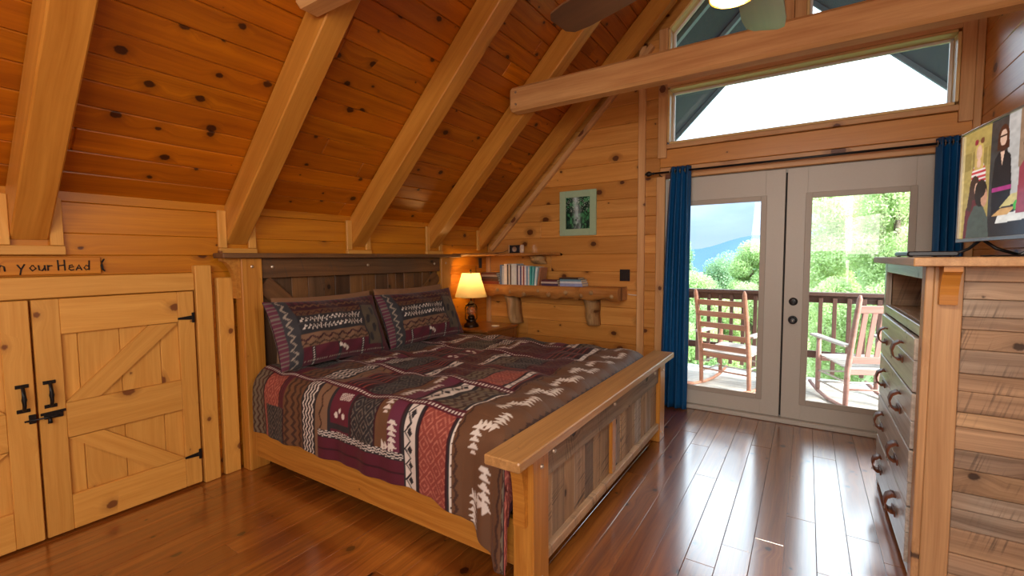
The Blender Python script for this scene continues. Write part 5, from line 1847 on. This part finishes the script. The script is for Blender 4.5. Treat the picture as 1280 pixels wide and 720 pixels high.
def rocking_chair(label, loc, rz, mat, slat_dir, mat_arm):
    Mw = Matrix.Translation(loc) @ Matrix.Rotation(rz, 4, 'Z')
    t = thing('rocking_chair', label, 'chair', Mw=Mw, group='rocking chairs on the deck')
    P = lambda *a: Vector(a)
    # local: +y is the way it faces, x right
    hw = .27
    lean = .24
    for s_ in (-1, 1):
        x = s_ * hw
        tube('back_post', t, [Mw @ P(x, -.20, .03), Mw @ P(x, -.22, .40), Mw @ P(x, -.30, .80), Mw @ P(x, -.37, 1.10), Mw @ P(x, -.378, 1.135)], [.022, .026, .025, .022, .010], mat, 10)
        tube('front_post', t, [Mw @ P(x * 1.06, .30, .05), Mw @ P(x * 1.06, .30, .35), Mw @ P(x * 1.06, .30, .62)], [.021, .026, .022], mat, 10)
        vs, fs = tube_data([(x * 1.0, -.62, .085), (x * 1.0, -.40, .03), (x * 1.02, -.15, .004), (x * 1.05, .10, .002), (x * 1.06, .30, .03), (x * 1.06, .48, .09)], .018, 8)
        vs = [Vector((v[0], v[1], v[2] + .016)) for v in vs]
        mesh('rocker', vs, fs, mat, t, Mw, True)
        bar('arm', t, (x * 1.08, -.26, .635), (x * 1.10, .40, .645), .085, .024, (0, 0, 1), mat_arm, .008, Mw)
        for zz in (.16, .27):
            tube('side_stretcher', t, [Mw @ P(x, -.21, zz), Mw @ P(x * 1.03, .05, zz), Mw @ P(x * 1.06, .29, zz)], .010, mat_arm, 6)
    for zz in (.14, .26):
        tube('front_stretcher', t, [Mw @ P(-hw * 1.05, .30, zz), Mw @ P(0, .30, zz), Mw @ P(hw * 1.05, .30, zz)], .010, mat_arm, 6)
    tube('rear_stretcher', t, [Mw @ P(-hw, -.21, .2), Mw @ P(0, -.21, .2), Mw @ P(hw, -.21, .2)], .010, mat, 6)
    bar('seat_rail', t, (-hw, -.215, .375), (hw, -.215, .375), .05, .03, (0, 1, 0), mat, .004, Mw)
    bar('seat_rail', t, (-hw, .29, .40), (hw, .29, .40), .05, .03, (0, 1, 0), mat, .004, Mw)
    for k in range(8):
        y = -.19 + k * .068
        bar('seat_slat', t, (-hw - .005, y, .408 + .03 * (k / 7)), (hw + .005, y, .408 + .03 * (k / 7)), .055, .014, (0, -.05, 1), mat_arm, .003, Mw)
    bk = lambda zz: -.20 - .02 - (zz - .40) * (.15 / .70) if zz > .40 else -.22
    if slat_dir == 'ladder':
        for zz in (.47, .60, .73, .86, .99):
            bar('back_slat', t, (-hw, bk(zz), zz), (hw, bk(zz), zz), .062, .014, (0, 1, .2), mat, .003, Mw)
    else:
        for zz in (.50, 1.00):
            bar('back_rail', t, (-hw, bk(zz), zz), (hw, bk(zz), zz), .07, .02, (0, 1, .2), mat, .003, Mw)
        for k in range(6):
            x = -.20 + k * .08
            bar('back_slat', t, (x, bk(.535), .535), (x, bk(.965), .965), .045, .012, (0, 1, .2), mat, .003, Mw)
    return t


rocking_chair('red brown ladder back rocking chair seen through the left door', (-.69, 5.78, -.05), -.30, M['rocker_a'], 'ladder', M['rocker_arm'])
rocking_chair('rose brown rocking chair with upright back slats seen through the right door', (.52, 5.74, -.05), .42, M['rocker_b'], 'upright', M['rocker_arm'])

# porch roof
def roofslab(name, sx, mat):
    """one slope of the porch roof"""
    x1 = RX + sx * 2.45
    pts = [(RX, RX + CC + .0), (x1, RX + CC - 2.45)]
    vs = []
    for y in (YE + .16, 7.46):
        for (x, z_) in pts:
            vs += [(x, y, z_), (x, y, z_ + .14)]
    fs = [(0, 2, 3, 1), (4, 5, 7, 6), (0, 4, 6, 2), (1, 3, 7, 5), (2, 6, 7, 3), (0, 1, 5, 4)]
    o = mesh(name, vs, fs, mat)
    import bmesh
    bm = bmesh.new(); bm.from_mesh(o.data); bmesh.ops.recalc_face_normals(bm, faces=bm.faces); bm.to_mesh(o.data); bm.free()
    struct(o)
    a = Vector((RX, 7.485, RX + CC + .06)); b = Vector((x1, 7.485, RX + CC - 2.45 + .06))
    bar('fascia', o, a, b, .19, .04, (0, 1, 0), M['fascia'], .004)
    for yy in (5.3, 6.2):
        a = Vector((RX, yy, RX + CC - .05)); b = Vector((x1, yy, RX + CC - 2.45 - .05))
        bar('rib', o, a, b, .07, .05, (sx, 0, 1), M['fascia'], .004)
    return o


roofslab('porch_roof', -1, M['soffit'])
roofslab('porch_roof', 1, M['soffit'])

# hillside and distant ridge
n = 40
vs, fs = [], []
for i in range(n):
    for j in range(n):
        x = -60 + 120 * i / (n - 1); y = 7.6 + 112 * (j / (n - 1)) ** 1.5
        vs.append((x, y, -4.0 - .045 * (y - 7) + .8 * math.sin(x * .21 + y * .13) - .4))
for i in range(n - 1):
    for j in range(n - 1):
        fs.append((i * n + j, (i + 1) * n + j, (i + 1) * n + j + 1, i * n + j + 1))
struct(mesh('ground', vs, fs, M['grass'], None, None, True))
n = 90
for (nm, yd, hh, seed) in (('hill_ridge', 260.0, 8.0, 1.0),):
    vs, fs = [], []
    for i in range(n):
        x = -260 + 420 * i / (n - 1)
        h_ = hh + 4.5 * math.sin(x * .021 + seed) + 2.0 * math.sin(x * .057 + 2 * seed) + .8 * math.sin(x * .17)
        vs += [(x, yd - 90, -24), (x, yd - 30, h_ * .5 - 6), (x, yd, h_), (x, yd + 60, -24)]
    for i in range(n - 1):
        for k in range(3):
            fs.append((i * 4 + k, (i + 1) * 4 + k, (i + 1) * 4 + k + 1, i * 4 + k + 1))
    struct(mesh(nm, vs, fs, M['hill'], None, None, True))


# trees
def crown_mesh(seed, n, mat, leaf):
    r = np.random.RandomState(seed)
    cl = []
    for k in range(26):
        a = r.rand() * 2 * math.pi
        z = 2.1 * (k + r.rand()) / 26
        rad = (.62 - .42 * (z / 2.1) ** 2) * math.sqrt(r.rand())
        cl.append((rad * math.cos(a), rad * math.sin(a), z, .22 + .16 * r.rand()))
    cl = np.array(cl)
    ci = r.randint(0, len(cl), n)
    d = r.randn(n, 3); d /= np.linalg.norm(d, axis=1)[:, None]
    c = cl[ci, :3] + d * (cl[ci, 3] * (.55 + .45 * r.rand(n)))[:, None]
    u = r.randn(n, 3); u /= np.linalg.norm(u, axis=1)[:, None]
    w = np.cross(u, r.randn(n, 3)); w /= np.linalg.norm(w, axis=1)[:, None]
    L_ = leaf * (.6 + .8 * r.rand(n))[:, None]
    V = np.stack([c - u * L_, c + w * L_ * .45, c + u * L_, c - w * L_ * .45], 1).reshape(-1, 3)
    me = bpy.data.meshes.new('foliage')
    me.vertices.add(len(V)); me.vertices.foreach_set('co', V.reshape(-1).astype(np.float32))
    me.loops.add(4 * n); me.loops.foreach_set('vertex_index', np.arange(4 * n, dtype=np.int32))
    me.polygons.add(n); me.polygons.foreach_set('loop_start', np.arange(0, 4 * n, 4, dtype=np.int32))
    me.update(calc_edges=True)
    me.materials.append(mat)
    return me


CRN = [crown_mesh(1, 42000, M['leaf_a'], .026), crown_mesh(2, 42000, M['leaf_b'], .026), crown_mesh(3, 36000, M['leaf_c'], .026)]
trees = [  # x, y, top z, width, crown kind, label
    (1.55, 12.5, 3.3, 1.7, 0, 'bright leafy tree close behind the right rocking chair'),
    (3.6, 15.0, 4.2, 2.2, 1, 'mid green tree hidden by the dresser edge of the right door'),
    (.55, 17.5, 4.2, 2.2, 0, 'bright leafy tree at the left edge of the right door glass'),
    (2.75, 21.0, 5.0, 3.0, 1, 'tall mid green tree behind the bright tree in the right door'),
    (6.2, 21.0, 5.0, 3.2, 0, 'bright tree beyond the dresser side of the right door'),
    (-3.0, 15.5, .9, 2.0, 1, 'low mid green tree left behind the ladder back rocking chair'),
    (-1.2, 13.5, .75, 1.5, 0, 'low bright tree right behind the ladder back rocking chair'),
    (-5.3, 22.0, 2.6, 2.4, 2, 'cool green tree rising at the left edge of the left door glass'),
    (-3.7, 27.0, 1.5, 2.6, 2, 'cool green tree in front of the distant ridge'),
    (-2.0, 22.0, 2.1, 2.0, 1, 'mid green tree at the right edge of the left door glass'),
    (-7.6, 29.0, 2.4, 3.0, 1, 'far mid green tree beside the curtain in the left door'),
    (.5, 12.5, .95, 1.5, 0, 'bright round bush seen between the balusters at the left of the right door'),
    (1.9, 11.3, .9, 1.3, 1, 'mid green round bush behind the arm of the right rocking chair'),
    (-1.75, 12.2, .6, 1.2, 0, 'bright round bush behind the slats of the left rocking chair'),
    (-3.6, 18.5, .6, 2.2, 1, 'mid green bush beside the lower edge of the blue curtain'),
    (.6, 27.0, 1.8, 2.4, 1, 'mid green tree hidden by the meeting stiles of the doors'),
    (3.6, 11.6, .5, 1.1, 1, 'low bush below the deck railing, hidden by the dresser edge'),
    (2.9, 10.4, .6, 1.4, 0, 'bright low bush below the deck beyond the right rocking chair'),
    (-.35, 10.8, .1, 1.0, 0, 'bright low bush below the deck between the two rocking chairs'),
    (-2.3, 11.2, -.1, 1.5, 1, 'mid green low bush below the deck behind the left rocking chair'),
]
for (x, y, tz, wd, kd, lb) in trees:
    zg = -4.0 - .045 * (y - 7) + .8 * math.sin(x * .21 + y * .13) - .4
    t = thing('tree', lb, 'tree', (x, y, zg), 'trees below the deck')
    tube('trunk', t, [(x, y, zg), (x + .1, y, (zg + tz) / 2), (x, y, tz - .5)], [.16, .11, .04], M['bark'], 8)
    o = bpy.data.objects.new('foliage', CRN[kd])
    sc_ = wd * .8
    hc = 2.3 * sc_
    Mw = Matrix.Translation((x, y, tz - hc)) @ Matrix.Rotation(R_.uniform(0, 6.28), 4, 'Z') @ Matrix.Diagonal((sc_, sc_, sc_, 1))
    place(o, t, Mw)
    o['kind'] = 'stuff'
